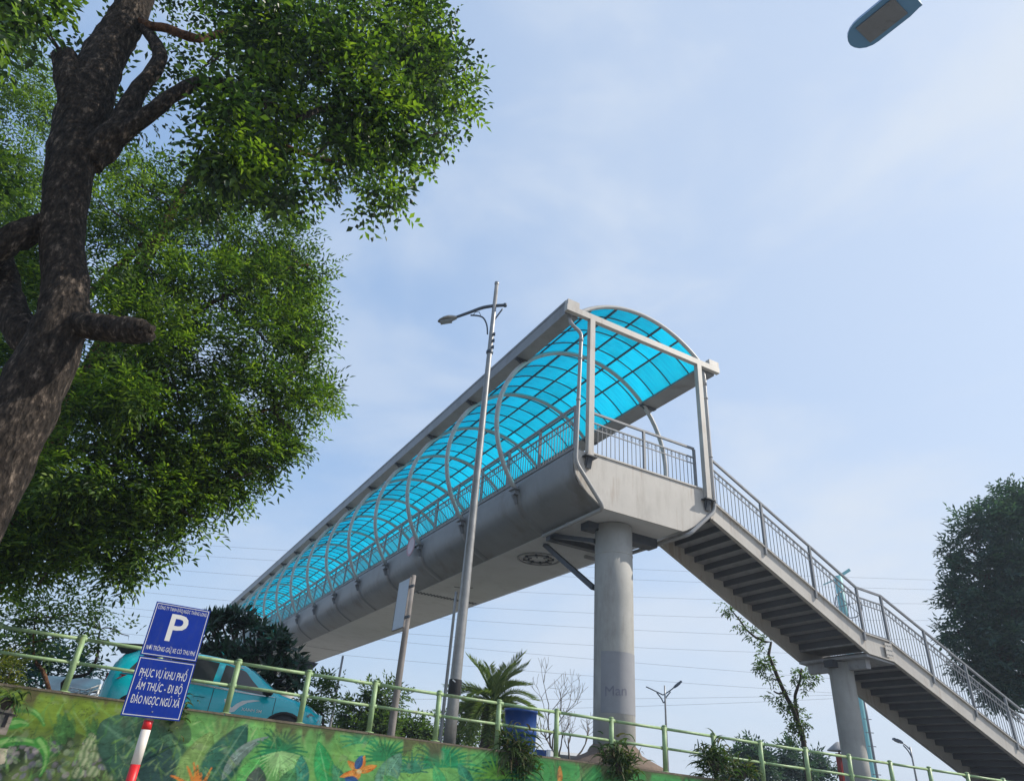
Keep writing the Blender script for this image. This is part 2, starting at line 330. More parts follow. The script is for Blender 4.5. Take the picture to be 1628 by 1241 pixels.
# ================================================================== SETTING
g = MB(); R0 = 3500; g.add([(-R0, -R0, 0), (R0, -R0, 0), (R0, R0, 0), (-R0, R0, 0)], [(0, 1, 2, 3)]); tag(g.build('ground', M_earth), kind='structure')
st = MB(); a = [(-60, -9), (60, 34)]
def strip(name, o0, o1, z, mat, s0=-40, s1=60):
    m = MB(); P = [F0+FH*s0+FN*o0, F0+FH*s1+FN*o0, F0+FH*s1+FN*o1, F0+FH*s0+FN*o1]
    m.add([(p[0], p[1], z) for p in P], [(0, 1, 2, 3)]); return tag(m.build(name, mat), kind='structure')
strip('street', -3.8, -.9, .004, M_asphalt)
def slab(name, o0, o1, z0, z1, mat):
    m = MB(); P = [F0+FH*-40+FN*o0, F0+FH*60+FN*o0, F0+FH*60+FN*o1, F0+FH*-40+FN*o1]
    m.add([(p[0], p[1], z0) for p in P]+[(p[0], p[1], z1) for p in P], [(3, 2, 1, 0), (4, 5, 6, 7), (0, 1, 5, 4), (1, 2, 6, 5), (2, 3, 7, 6), (3, 0, 4, 7)])
    return tag(m.build(name, mat), kind='structure')
slab('pavement', -.9, -.15, -.05, .13, M_pave); slab('pavement', -18, -3.8, -.05, .13, M_pave)
# upper road on the embankment: follows the fall of the fence
def upper(s, off): p = fence(s, off, -KERB); return (p.x, p.y, max(p.z, .05))
def sheet(name, o0, o1, dz, mat):
    m = MB(); ss = [-60, -30, -12, 0, 12, 24, 32, 60, 120]
    top = [upper(s, o0) for s in ss]+[upper(s, o1) for s in ss]; n = len(ss)
    m.add([(p[0], p[1], p[2]+dz) for p in top]+[(p[0], p[1], -.3) for p in top],
          [(i, i+1, n+i+1, n+i) for i in range(n-1)]+[(2*n+i, 2*n+i+1, i+1, i) for i in range(n-1)]+[(n+i, n+i+1, 3*n+i+1, 3*n+i) for i in range(n-1)]+[(0, n, 3*n, 2*n), (n-1, 2*n-1+0, 4*n-1, 3*n-1)])
    return tag(m.build(name, mat), kind='structure')
sheet('embankment', .0, 120., 0, M_earth); sheet('ramp_road', .25, 7.2, .004, M_asphalt)

# ------------------------------------------------------------------ retaining wall with painted mural
WALL = empty('retaining_wall', fence(-2, -.12, 0) - Vector((0, 0, 0)), 'long concrete retaining wall painted with a green jungle mural, under the green pipe railing', 'wall')
WALL.location = (0, 0, 0)
S0, S1 = -6.0, 22.0; HB = -1.45; RES = .0135
ns = int((S1-S0)/RES); nh = int((-HB-.03)/RES)+1
cv = np.zeros((nh, ns, 3)); hh = (HB+np.arange(nh)*RES)[:, None]*np.ones((1, ns)); ss_ = (S0+np.arange(ns)*RES)[None, :]*np.ones((nh, 1))
def P2(x, y): return on_fence(x, y, -.125)
def sm(a, b, x): t = np.clip((x-a)/(b-a), 0, 1); return t*t*(3-2*t)
def fbm(scale, oct_=4, sx=1., sy=1.):
    o = np.zeros((nh, ns)); am = 1; tot = 0
    for k in range(oct_):
        gx = max(2, int((S1-S0)*scale*sx*2**k)); gy = max(2, int(-HB*scale*sy*2**k)+1)
        gr = rng.random((gy+2, gx+2)); X = np.linspace(0, gx, ns); Yy = np.linspace(0, gy, nh); xi = X.astype(int); yi = Yy.astype(int)
        fx = (X-xi); fy = (Yy-yi)[:, None]; fx = fx*fx*(3-2*fx); fy = fy*fy*(3-2*fy)
        a = gr[yi][:, xi]*(1-fx)+gr[yi][:, xi+1]*fx; b = gr[yi+1][:, xi]*(1-fx)+gr[yi+1][:, xi+1]*fx
        o += am*(a*(1-fy)+b*fy); tot += am; am *= .55
    return o/tot
def C(r, g, b): return np.array(lin(r, g, b))
n1 = fbm(1.2); n2 = fbm(4.); n3 = fbm(14., 3); nst = fbm(5., 3, 1., .18)
sl0 = P2(200, 1180)[0]; sl1 = P2(320, 1200)[0]; sl2 = P2(760, 1210)[0]
wl = (1-sm(sl0, sl1, ss_))[..., None]; wr = sm(sl2-.8, sl2+.6, ss_)[..., None]
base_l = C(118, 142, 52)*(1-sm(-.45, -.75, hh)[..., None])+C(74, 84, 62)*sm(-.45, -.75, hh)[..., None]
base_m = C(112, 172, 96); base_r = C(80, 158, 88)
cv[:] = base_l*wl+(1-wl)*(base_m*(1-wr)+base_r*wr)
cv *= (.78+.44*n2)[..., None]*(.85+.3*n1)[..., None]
yellow_mix = sm(.5, .75, n1)[..., None]*.35; cv[:] = cv*(1-yellow_mix)+C(150, 180, 80)*yellow_mix*(1-wr)+cv*yellow_mix*wr  # random yellow-green patches in the mural's ground colour
def blend(mask, col): cv[:] = cv*(1-mask[..., None])+np.asarray(col)*mask[..., None]
def sub(s_lo, s_hi, h_lo, h_hi):
    i0 = max(0, int((s_lo-S0)/RES)); i1 = min(ns, int((s_hi-S0)/RES)+2); j0 = max(0, int((h_lo-HB)/RES)); j1 = min(nh, int((h_hi-HB)/RES)+2); return slice(j0, max(j1, j0)), slice(i0, max(i1, i0))
def leaf_p(x0, y0, x1, y1, w, c1, c2, vein=None, bend=0., nv=9, alpha=1.):
    """painted leaf from stalk (x0,y0) to tip (x1,y1) in photo pixels, w half width in px"""
    a = np.array(P2(x0, y0)); b = np.array(P2(x1, y1)); ax = b-a; Ln = np.linalg.norm(ax)+1e-6; ax /= Ln; pw = w*.0118
    pad = pw+abs(bend)*Ln+.05; sl = sub(min(a[0], b[0])-pad, max(a[0], b[0])+pad, min(a[1], b[1])-pad, max(a[1], b[1])+pad)
    S = ss_[sl]; H = hh[sl]
    if S.size == 0: return
    t = ((S-a[0])*ax[0]+(H-a[1])*ax[1])/Ln; d = -(S-a[0])*ax[1]+(H-a[1])*ax[0]; d = d-bend*Ln*4*t*(1-t)
    tt = np.clip(t, 0, 1); wid = pw*np.sin(PI*tt**.8)**.75+1e-4; q = np.abs(d)/wid
    mk = (1-sm(.86, 1.06, q))*((t > 0) & (t < 1))*alpha
    sh = np.clip(d/wid*.5+.5, 0, 1); col = np.array(c1)*(1-sh[..., None])+np.array(c2)*sh[..., None]
    vv = np.abs(((tt*nv+q*1.3) % 1)-.5)*2; col = col*(1-.22*sm(.7, 1, vv))[..., None]
    mid = (1-sm(.02, .1, q)); vc = np.array(vein if vein is not None else np.array(c2)*1.5); col = col*(1-.6*mid[..., None])+vc*.6*mid[..., None]
    edge = sm(.7, .95, q); col = col*(1-.25*edge)[..., None]
    col = col*(.8+.4*n3[sl])[..., None]; cv[sl] = cv[sl]*(1-mk[..., None])+col*mk[..., None]
def stroke_p(pts, w, c, taper=True, alpha=1.):
    P = [np.array(P2(x, y)) for x, y in pts]
    if len(P) == 3:
        P = [(1-t)**2*P[0]+2*t*(1-t)*P[1]+t*t*P[2] for t in np.linspace(0, 1, 9)]
    n = len(P)
    for i in range(n-1):
        a, b = P[i], P[i+1]; pw0 = w*.0118*(1-(i/(n-1))*.85 if taper else 1)
        sl = sub(min(a[0], b[0])-pw0, max(a[0], b[0])+pw0, min(a[1], b[1])-pw0, max(a[1], b[1])+pw0); S = ss_[sl]; H = hh[sl]
        if S.size == 0: continue
        ab = b-a; t = np.clip(((S-a[0])*ab[0]+(H-a[1])*ab[1])/(ab@ab+1e-9), 0, 1); d = np.hypot(S-a[0]-t*ab[0], H-a[1]-t*ab[1])
        mk = (1-sm(.6*pw0, pw0+.004, d))*alpha; cv[sl] = cv[sl]*(1-mk[..., None])+np.array(c)*mk[..., None]
def dab(x, y, rx, ry, c, c2=None, ang=0., alpha=1.):
    a = P2(x, y); k = .0118; pad = max(rx, ry)*k+.03; sl = sub(a[0]-pad, a[0]+pad, a[1]-pad, a[1]+pad); S = ss_[sl]-a[0]; H = hh[sl]-a[1]
    if S.size == 0: return
    X = (S*math.cos(ang)+H*math.sin(ang))/(rx*k); Y = (-S*math.sin(ang)+H*math.cos(ang))/(ry*k); q = np.hypot(X, Y)
    mk = (1-sm(.75, 1.1, q))*alpha; cc = np.array(c)*np.ones(q.shape+(1,))
    if c2 is not None:
        tt = (.5+.5*np.sin(X*7))[..., None]; cc = np.array(c)*(1-tt)+np.array(c2)*tt
    cc = cc*(1-.35*np.clip(-Y, 0, 1))[..., None]; cv[sl] = cv[sl]*(1-mk[..., None])+cc*mk[..., None]
def fan_p(x, y, r, n, c, lo=-.2, hi=PI+.2, w=3.):
    for k in range(n):
        an = lo+(hi-lo)*(k+.5)/n; rr = r*random.uniform(.75, 1.1); ex = x+math.cos(an)*rr; ey = y-math.sin(an)*rr
        stroke_p([(x, y), (x+math.cos(an)*rr*.55, y-math.sin(an)*rr*.62), (ex, ey+rr*.16)], w, np.array(c)*random.uniform(.75, 1.25))
# dark undergrowth, lilac and white blossoms at the left
for _ in range(70): dab(random.uniform(-60, 260), random.uniform(1175, 1262), random.uniform(6, 16), random.uniform(4, 12), C(52, 66, 48)*random.uniform(.6, 1.5), ang=random.uniform(0, 3), alpha=.6)
for x, y in [(105, 1140), (112, 1150), (146, 1152), (150, 1165), (98, 1160), (88, 1180)]:
    for _ in range(5): leaf_p(x+random.uniform(-6, 6), y+22, x+random.uniform(-14, 14), y-random.uniform(4, 14), 4, C(62, 106, 60), C(84, 130, 70), alpha=.7)
for _ in range(150): dab(random.uniform(-60, 240), 1160+abs(random.gauss(0, 1))*38+20, random.uniform(2.5, 6), random.uniform(2, 5), random.choice([C(150, 140, 150), C(128, 124, 140), C(170, 160, 158), C(110, 128, 108), C(150, 165, 130)])*random.uniform(.55, 1.), ang=random.uniform(0, 3), alpha=.75)
for x, y, r in [(145, 1168, 4), (151, 1174, 5), (140, 1178, 6), (134, 1190, 6), (143, 1187, 6), (152, 1187, 5), (131, 1200, 8), (148, 1203, 8), (136, 1212, 8), (124, 1228, 8), (147, 1226, 8), (182, 1222, 6), (190, 1213, 4), (180, 1233, 6)]:
    dab(x, y, r, r*.85, C(172, 180, 140), C(112, 132, 92), random.uniform(-.3, .3))
for p, w in [([(5, 1130), (55, 1114), (70, 1152)], 7), ([(-30, 1190), (55, 1160), (74, 1200)], 8), ([(62, 1178), (84, 1200), (64, 1232)], 7), ([(20, 1150), (34, 1146), (44, 1152)], 8)]:
    stroke_p(p, w, C(70, 140, 62)); stroke_p([(x, y-2) for x, y in p], w*.4, C(130, 180, 100))
# big leaves in the middle
leaf_p(160, 1148, 320, 1262, 42, C(58, 92, 78), C(82, 122, 92), C(110, 150, 120))
leaf_p(236, 1262, 262, 1180, 26, C(62, 90, 84), C(44, 72, 70))
leaf_p(300, 1180, 270, 1135, 12, C(62, 84, 70), C(50, 70, 60), alpha=.7)
for an in range(9): stroke_p([(352, 1190), (352+40*math.cos(.5+an*.28), 1190-46*math.sin(.5+an*.28)), (352+44*math.cos(.5+an*.28), 1194-50*math.sin(.5+an*.28))], 3, C(140, 190, 110)*random.uniform(.7, 1))
leaf_p(290, 1258, 336, 1162, 22, C(112, 150, 82), C(140, 170, 100), nv=26)
leaf_p(322, 1258, 393, 1150, 25, C(46, 92, 80), C(66, 120, 98), C(120, 160, 130))
leaf_p(352, 1240, 428, 1170, 8, C(110, 132, 120), C(140, 158, 150), bend=.12)
leaf_p(376, 1258, 426, 1188, 15, C(66, 158, 84), C(110, 190, 100))
fan_p(447, 1193, 46, 17, C(44, 124, 80), w=3.2); fan_p(447, 1196, 44, 20, C(158, 204, 134), PI, 2*PI, 2.2)
leaf_p(478, 1258, 479, 1200, 12, C(52, 128, 110), C(76, 150, 120)); leaf_p(524, 1258, 506, 1178, 15, C(40, 148, 84), C(70, 176, 100), C(140, 210, 140))
leaf_p(404, 1258, 412, 1218, 14, C(70, 84, 78), C(90, 104, 92)); leaf_p(446, 1262, 470, 1220, 12, C(60, 120, 80), C(90, 150, 96)); leaf_p(548, 1262, 530, 1215, 10, C(60, 130, 100), C(90, 160, 110))
fan_p(575, 1178, 34, 13, C(70, 150, 100), -.3, PI+.3, 2.4); fan_p(612, 1206, 46, 15, C(50, 134, 84), -.1, PI+.1, 2.8); fan_p(702, 1216, 60, 21, C(44, 138, 90), -.1, PI+.15, 3.2); fan_p(655, 1226, 34, 13, C(60, 130, 100), 0, PI, 2.6)
fan_p(812, 1214, 52, 17, C(40, 112, 76), PI*.9, PI*2.05, 3.4); fan_p(790, 1236, 40, 13, C(120, 180, 70), 0, PI, 2.6)
leaf_p(600, 1258, 638, 1196, 17, C(92, 140, 120), C(110, 160, 130)); leaf_p(706, 1258, 690, 1216, 10, C(70, 160, 100), C(90, 180, 110)); leaf_p(752, 1258, 728, 1212, 10, C(44, 128, 100), C(70, 150, 110)); leaf_p(640, 1262, 610, 1232, 10, C(60, 140, 90), C(96, 170, 100))
for tip in [(298, 1218), (308, 1212), (314, 1216), (320, 1228), (336, 1220), (272, 1232)]: stroke_p([(312, 1262), ((312+tip[0])/2+3, 1240), tip], 4.2, C(222, 134, 62))
for tip in [(552, 1208), (580, 1200), (600, 1216), (540, 1234), (562, 1240)]: leaf_p(572, 1226, tip[0], tip[1], 5, C(214, 122, 50), C(232, 160, 80))
leaf_p(566, 1222, 576, 1200, 6, C(46, 84, 130), C(66, 104, 150)); leaf_p(570, 1246, 548, 1236, 7, C(46, 84, 130), C(60, 100, 146)); dab(571, 1226, 4, 3, C(240, 200, 140))
for x in (866, 896, 930, 1020, 1100): stroke_p([(x, 1262), (x-6, 1236), (x-10, 1208)], 2.6, C(44, 104, 62), alpha=.8)
leaf_p(890, 1246, 890, 1216, 5, C(220, 140, 60), C(232, 170, 96))
# board painted at the far left and old dirt running down from the coping
for poly, c in [([(-26, 1122), (23, 1124), (20, 1142), (10, 1168), (-26, 1160)], C(152, 140, 128)), ([(-26, 1186), (12, 1190), (8, 1212), (-26, 1224)], C(196, 184, 160))]:
    pp = np.array([P2(*q) for q in poly]); mk = np.ones((nh, ns), bool)
    inside = np.zeros((nh, ns), bool); j = len(pp)-1
    for i in range(len(pp)):
        c1 = (pp[i, 1] > hh) != (pp[j, 1] > hh); xx = (pp[j, 0]-pp[i, 0])*(hh-pp[i, 1])/(pp[j, 1]-pp[i, 1]+1e-9)+pp[i, 0]; inside ^= c1 & (ss_ < xx); j = i
    blend(inside.astype(float), c); cv[inside] *= (.7+.6*n3)[inside][:, None]
for _ in range(900):
    x = random.uniform(-60, 1000); y = random.uniform(1110, 1262) + max(0, (x-100))*.08; L_ = random.uniform(14, 44); an = random.uniform(-2.6, -.5); c0 = random.choice([C(140, 190, 100), C(58, 112, 70), C(90, 150, 84), C(120, 160, 70), C(44, 86, 66), C(170, 196, 130)])
    stroke_p([(x, y), (x+L_*.5*math.cos(an)+random.uniform(-3, 3), y+L_*.5*math.sin(an)), (x+L_*math.cos(an), y+L_*math.sin(an)+3)], random.uniform(.8, 2.), c0*random.uniform(.7, 1.1), alpha=random.uniform(.10, .30))
cv *= (.84+.32*n2)[..., None]*(.86+.28*n3)[..., None]
crack = np.abs(fbm(2.2, 5)-.5) < .006; blend(crack*.5, C(40, 60, 44)); blend(sm(.68, .74, fbm(3.5, 5))*.3, C(150, 160, 128))
dirt = np.clip((1-sm(.02, .12, -hh))*(.5+n2*.8)+(1-sm(.05, .5, -hh))*sm(.48, .74, nst)*1.2, 0, 1)*(.55+.45*n1)
blend(np.clip(dirt, 0, .85), C(96, 84, 66)); blend(sm(.62, .85, n2)*sm(.55, .75, n1)*.3, C(110, 110, 90))
cv = np.clip(cv*1.02, .004, .8)
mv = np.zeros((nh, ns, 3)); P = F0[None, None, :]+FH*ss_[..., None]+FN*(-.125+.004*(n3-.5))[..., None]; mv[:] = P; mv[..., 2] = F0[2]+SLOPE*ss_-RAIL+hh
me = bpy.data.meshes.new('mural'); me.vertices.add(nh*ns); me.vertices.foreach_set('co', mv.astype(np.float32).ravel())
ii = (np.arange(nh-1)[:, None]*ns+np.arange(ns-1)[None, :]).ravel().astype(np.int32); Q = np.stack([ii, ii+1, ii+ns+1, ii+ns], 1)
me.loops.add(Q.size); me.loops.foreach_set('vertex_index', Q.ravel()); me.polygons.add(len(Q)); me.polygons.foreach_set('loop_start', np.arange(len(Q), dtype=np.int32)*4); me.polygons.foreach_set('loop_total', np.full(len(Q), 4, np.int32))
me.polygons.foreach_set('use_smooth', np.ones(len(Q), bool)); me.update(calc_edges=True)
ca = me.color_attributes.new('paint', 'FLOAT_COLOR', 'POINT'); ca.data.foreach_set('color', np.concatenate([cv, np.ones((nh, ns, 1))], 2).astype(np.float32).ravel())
mm = bpy.data.materials.new('mural_paint'); mm.use_nodes = True; t = mm.node_tree; b = t.nodes['Principled BSDF']; b.inputs['Roughness'].default_value = .8; b.inputs['Specular IOR Level'].default_value = .2
vc = t.nodes.new('ShaderNodeVertexColor'); vc.layer_name = 'paint'; nq = t.nodes.new('ShaderNodeTexNoise'); nq.inputs['Scale'].default_value = 45; nq.inputs['Detail'].default_value = 6
mq = t.nodes.new('ShaderNodeMixRGB'); mq.blend_type = 'OVERLAY'; mq.inputs[0].default_value = .35; t.links.new(vc.outputs[0], mq.inputs[1]); t.links.new(nq.outputs['Fac'], mq.inputs[2]); t.links.new(mq.outputs[0], b.inputs['Base Color'])
bq = t.nodes.new('ShaderNodeBump'); bq.inputs['Strength'].default_value = .25; bq.inputs['Distance'].default_value = .01; t.links.new(nq.outputs['Fac'], bq.inputs['Height']); t.links.new(bq.outputs[0], b.inputs['Normal'])
me.materials.append(mm); MUR = link('mural', me, WALL); MUR['label'] = 'jungle mural of big leaves, palm fans and orange flowers'
def wallbox(name, s0, s1, o0, o1, h0, h1, mat, step=None):
    m = MB(); P = [fence(s, o, h) for h in (h0, h1) for s, o in ((s0, o0), (s1, o0), (s1, o1), (s0, o1))]
    if h0 < -2:
        for q in P[:4]: q.z = 0
    m.add(P, [(3, 2, 1, 0), (4, 5, 6, 7), (0, 1, 5, 4), (1, 2, 6, 5), (2, 3, 7, 6), (3, 0, 4, 7)]); return m.build(name, mat, WALL)
M_wallc = pm('plain_wall_render', (.20, .27, .13), .85, var=.2, scale=2, bump=.2)
wallbox('wall_body', -30, 45, -.11, .12, -9, -.031, M_wallc)
for k in range(-10, 18):                                                     # coping cast in lengths
    s0 = k*2.45; wallbox('coping_block', s0+.006, s0+2.444, -.128+random.uniform(-.003, .003), .14, -.030, random.uniform(-.004, .006), M_coping)
lt = text_fit('IẾT', .62, .2, .012); lo = link('painted_lettering', lt, WALL); lt.materials.append(pm('dark_mural_ink', (.05, .045, .045), .8)); sA, hA = P2(2, 1143)
mw = Matrix((( FH[0], 0, -FN[0], 0), (FH[1], 0, -FN[1], 0), (0, 1, 0, 0), (0, 0, 0, 1)))
for v in lt.vertices:
    x, y = v.co.x, v.co.y-.05*v.co.x; q = F0+FH*(sA-.12+x)+FN*(-.131); v.co = (q[0], q[1], F0[2]+SLOPE*(sA+x)-RAIL+hA+y)

# ------------------------------------------------------------------ green pipe railing on the wall
FEN = empty('pipe_railing', fence(0, 0, 0), 'light green two-rail pipe railing along the top of the mural wall', 'railing')
fo = fence(0, 0, 0)
pf = MB(); pf.tube([(0, 0, -.0), (0, 0, RAIL+.045)], .048, 14); pf.lathe([(.052, RAIL+.045), (.052, RAIL+.055), (.03, RAIL+.07), (.0, RAIL+.072)], n=14, caps=False); pf.lathe([(.09, .0), (.09, .012), (.05, .02)], n=12)
p0 = pf.build('post', M_green, FEN); p0.location = fence(-4*FLEN)-fo
for k in range(-3, 22): inst(p0, fence(k*FLEN)-fo+Vector((random.uniform(-.008, .008), random.uniform(-.006, .006), 0)), FEN).rotation_euler = (random.uniform(-.012, .012), random.uniform(-.012, .012), 0)
for k in range(-4, 21):
    for h in (RAIL-.0, RAIL-.365):
        r = MB(); a_ = fence(k*FLEN+.04, 0, h)-fo; b_ = fence((k+1)*FLEN-.04, 0, h)-fo; m_ = a_.lerp(b_, .5)+Vector((0, 0, random.uniform(-.006, .004))); r.tube([a_, m_, b_], .029 if h > .6 else .026, 10); r.build('rail', M_green, FEN)
    for h in (RAIL, RAIL-.365): c_ = MB(); c_.tube([fence(k*FLEN-.065, 0, h)-fo, fence(k*FLEN+.065, 0, h)-fo], .036, 10); c_.build('rail_sleeve', M_green, FEN)
# ================================================================== FOOTBRIDGE (local x across the end, y along the deck away from us, z up from the deck edge)
BO = Vector((2.02, 15.486, 7.173+EYE)); BRZ = math.radians(27.63); LB = 58.0
BR = empty('footbridge', BO, 'long grey covered footbridge with blue barrel roof and round hoops', 'footbridge', BRZ)
CV, CW, RR = 1.95, 2.33, 3.05
def gw(x, y, z): return Vector((BO.x+x*math.cos(BRZ)-y*math.sin(BRZ), BO.y+x*math.sin(BRZ)+y*math.cos(BRZ), BO.z+z))
CV, CW, RR, RP = 1.84, 1.93, 3.11, 3.33
prof = [(-.40, .14), (-.44, .03), (-.43, -.25), (-.375, -.55), (-.235, -.77), (.02, -.96), (.28, -1.10), (.46, -1.18), (2.98, -1.18), (3.25, -1.10), (3.62, -.93), (3.90, -.72), (4.04, -.48), (4.09, -.2), (4.07, .14)]
def spl(P, k=4):
    o = []
    for i in range(len(P)-1):
        p0, p1, p2, p3 = [np.array(P[max(0, min(len(P)-1, q))]) for q in (i-1, i, i+1, i+2)]
        for j in range(k): t = j/k; o.append(tuple(.5*((2*p1)+(p2-p0)*t+(2*p0-5*p1+4*p2-p3)*t*t+(3*p1-p0-3*p2+p3)*t**3)))
    return o+[P[-1]]
PL_, PR_ = spl(prof[1:8]), spl(prof[8:14]); m = MB()
for lst, smf in (([prof[0], prof[1]], False), (PL_, True), ([prof[7], prof[8]], False), (PR_, True), ([prof[13], prof[14]], False), ([prof[14], prof[0]], False)):
    o_ = len(m.v); yy = [.03, 17, 34, LB]
    for y in yy: m.v += [(p[0], y, p[1]) for p in lst]
    k_ = len(lst)
    for b_ in range(3):
        for a_ in range(k_-1): m.face((o_+b_*k_+a_, o_+b_*k_+a_+1, o_+(b_+1)*k_+a_+1, o_+(b_+1)*k_+a_), smf)
m.add([(p[0], .031, p[1]) for p in prof], [tuple(range(len(prof)))])
g_ = m.build('deck_girder', [M_girder], BR)
# soffit sheet proud of the girder bottom, in three lengths with joints between
for y0, y1 in ((.04, 11.5), (11.62, 28.2), (28.32, LB)):
    m = MB(); m.box((.50, y0, -1.2), (2.95, y1, -1.183)); m.build('soffit_panel', M_soffit, BR)
for y in (11.56, 28.26):
    m = MB(); m.box((.45, y-.05, -1.196), (3.0, y+.05, -1.184)); m.build('expansion_joint', M_dark, BR)
    m = MB()
    for k in range(18): m.box((.55+k*.135, y-.16, -1.207), (.62+k*.135, y+.16, -1.2005))
    if y < 20: m.build('joint_tooth', M_dark, BR)
# end plate closing the trough, with the diagonal towards the stair
ep = [(-.40, .115), (-.43, .03), (-.42, -.25), (-.365, -.55), (-.225, -.77), (.03, -.965), (.29, -1.12), (.46, -1.22), (2.98, -1.22), (3.1, -1.17), (4.02, -.60), (4.02, -.06), (3.80, .12)]
m = MB(); m.prism(ep, lambda p, y: (p[0], y, p[1]), -.02, .028); m.build('end_plate', M_steel, BR)
m = MB(); m.box((.06, -.05, .1205), (3.76, .029, .16)); m.build('kerb', M_steel, BR)
m = MB(); m.box((-.425, .03, .141), (-.22, LB, .19)); m.build('kerb', M_girder, BR)
m = MB(); m.box((3.86, 2.35, .141), (4.05, LB, .19)); m.build('kerb', M_girder, BR)
m = MB(); m.box((-.21, .245, .142), (3.85, LB, .17)); m.build('deck_floor', M_conc, BR)
# roof: pipes, bars, panes
def arc(r, a0, a1, n=24, y=0., cx=CV): return [(cx+r*math.cos(a0+(a1-a0)*i/n), y, CW+r*math.sin(a0+(a1-a0)*i/n)) for i in range(n+1)]
A0, A1 = math.radians(222.7), math.radians(-42.7); E0, E1 = math.radians(137.5), math.radians(42.5)
m = MB(); m.tube(arc(RR, A0, A1, 52), .07, 10); hoop0 = m.build('hoop', M_tube, BR); HY = [2.72+3.32*k for k in range(17)]; hoop0.location.y = HY[0]
for y in HY[1:]: inst(hoop0, (0, y, 0), BR)
m = MB(); m.box((-.58, -.10, -.30), (-.40, .10, -.17)); m.box((-.64, -.15, -.17), (-.36, .15, -.145)); m.bar((-.56, 0, -.28), (-.43, 0, -.52), .05, .12); m.lathe([(.085, -.1445), (.085, -.06), (.066, -.055)], (-.44, 0, 0), 10)
brk = m.build('hoop_bracket', M_rail, BR); brk.location.y = HY[0]
for y in HY[1:]: inst(brk, (0, y, 0), BR)
m = MB(); m.box((4.06, -.10, -.30), (4.26, .10, -.17)); m.box((4.02, -.15, -.17), (4.32, .15, -.145))
brk2 = m.build('hoop_bracket', M_dark, BR); brk2.location.y = HY[0]
for y in HY[1:]: inst(brk2, (0, y, 0), BR)
m = MB(); Pst = [PL_[q] for q in range(4, 25, 2)]; ks = len(Pst)
for y, dx in ((-.14, 0.), (-.12, -.03), (.12, -.03), (.14, 0.)): m.v += [(p[0]+dx*.9, y, p[1]+dx*.5) for p in Pst]
for a_ in range(ks-1):
    for b_ in range(3): m.face((b_*ks+a_, b_*ks+a_+1, (b_+1)*ks+a_+1, (b_+1)*ks+a_), True)
stf = m.build('girder_cover_strip', M_girder, BR); stf.location.y = HY[0]
for y in HY[1:]: inst(stf, (0, y, 0), BR)
M_g2 = M_steel
# gutters with lids
for x0, x1, out_ in ((-.84, -.42, -1), (3.99, 4.62, 1)):
    xi, xo, xm = (x1, x0, x0+.2) if out_ < 0 else (x0, x1, x1-.2)
    m = MB(); m.prism([(xi, 4.06), (xo, 4.06), (xo, 4.42), (xm, 4.42), (xm, 4.12), (xi, 4.12)], lambda p, y: (p[0], y, p[1]), .005, LB); m.build('eave_gutter', M_girder, BR)
    m = MB(); m.box((min(xo, xm)-.012, -.02, 4.4205), (max(xo, xm)+.012, LB, 4.50)); m.build('gutter_cap', M_girder, BR)
    m = MB(); m.box((x0+.02, -.07, 4.02), (x1-.02, .07, 4.0585)); m.bar((x0+.06, 0, 4.03), ((x0+x1)/2+.1*-out_, 0, 3.9), .06, .05)
    gb = m.build('gutter_bracket', M_dark, BR); gb.location.y = HY[0]
    for y in HY[1:]: inst(gb, (0, y, 0), BR)
m = MB(); m.box((-.88, -.16, 4.10), (4.70, -.022, 4.285)); m.build('end_beam', M_steel, BR)
for x in (-.86, 4.30):
    m = MB(); m.box((x, -.16, 4.287), (x+.38, -.0, 4.47)); m.build('gutter_end_box', M_steel, BR)
m = MB(); m.tube(arc(RP-.05, E0, E1, 30, .05, 1.9), .062, 10); m.build('end_arch', M_tube, BR)
NB = 60; YS = [.62+.838*k for k in range(-1, 72)]; YS = [y for y in YS if .1 < y < LB]
def yframe(k): return YS[k]
m = MB(); m.tube(arc(RP-.05, E0, E1, 20, 0, 1.9), .02, 6); bar0 = m.build('roof_bar', M_purlin, BR); bar0.location.y = YS[0]
for y in YS[1:]: inst(bar0, (0, y, 0), BR)
PA = [math.radians(q) for q in (125, 107, 91, 77, 64.5)]
for k, a in enumerate(PA):
    c_ = (1.9+(RP-.11)*math.cos(a), CW+(RP-.11)*math.sin(a)); m = MB(); w = .035 if k % 2 == 0 else .055
    m.bar((c_[0], .06, c_[1]), (c_[0], LB, c_[1]), .055, w, side=(math.cos(a), 0, math.sin(a))); m.build('purlin', M_purlin, BR)
# polycarbonate
mp_ = bpy.data.materials.new('blue_polycarbonate'); mp_.use_nodes = True; t = mp_.node_tree; nn = t.nodes.new; ll = t.links.new; b = t.nodes['Principled BSDF']; o_ = t.nodes['Material Output']
b.inputs['Base Color'].default_value = (.004, .30, .50, 1); b.inputs['Roughness'].default_value = .22
co = nn('ShaderNodeTexCoord'); mpg = nn('ShaderNodeMapping'); mpg.inputs['Scale'].default_value = (1.2, 38, 1.2); ll(co.outputs['Object'], mpg.inputs[0])
rb = nn('ShaderNodeTexNoise'); rb.inputs['Scale'].default_value = 1.; rb.inputs['Detail'].default_value = 4; ll(mpg.outputs[0], rb.inputs['Vector'])
oi = nn('ShaderNodeObjectInfo'); cr = nn('ShaderNodeValToRGB'); cr.color_ramp.elements[0].position = .3; cr.color_ramp.elements[1].position = .72
cr.color_ramp.elements[0].color = (.002, .40, .62, 1); cr.color_ramp.elements[1].color = (.012, .72, .90, 1); ll(rb.outputs['Fac'], cr.inputs[0])  # ribbing streaks, contrast raised to paint in pale streak reflections
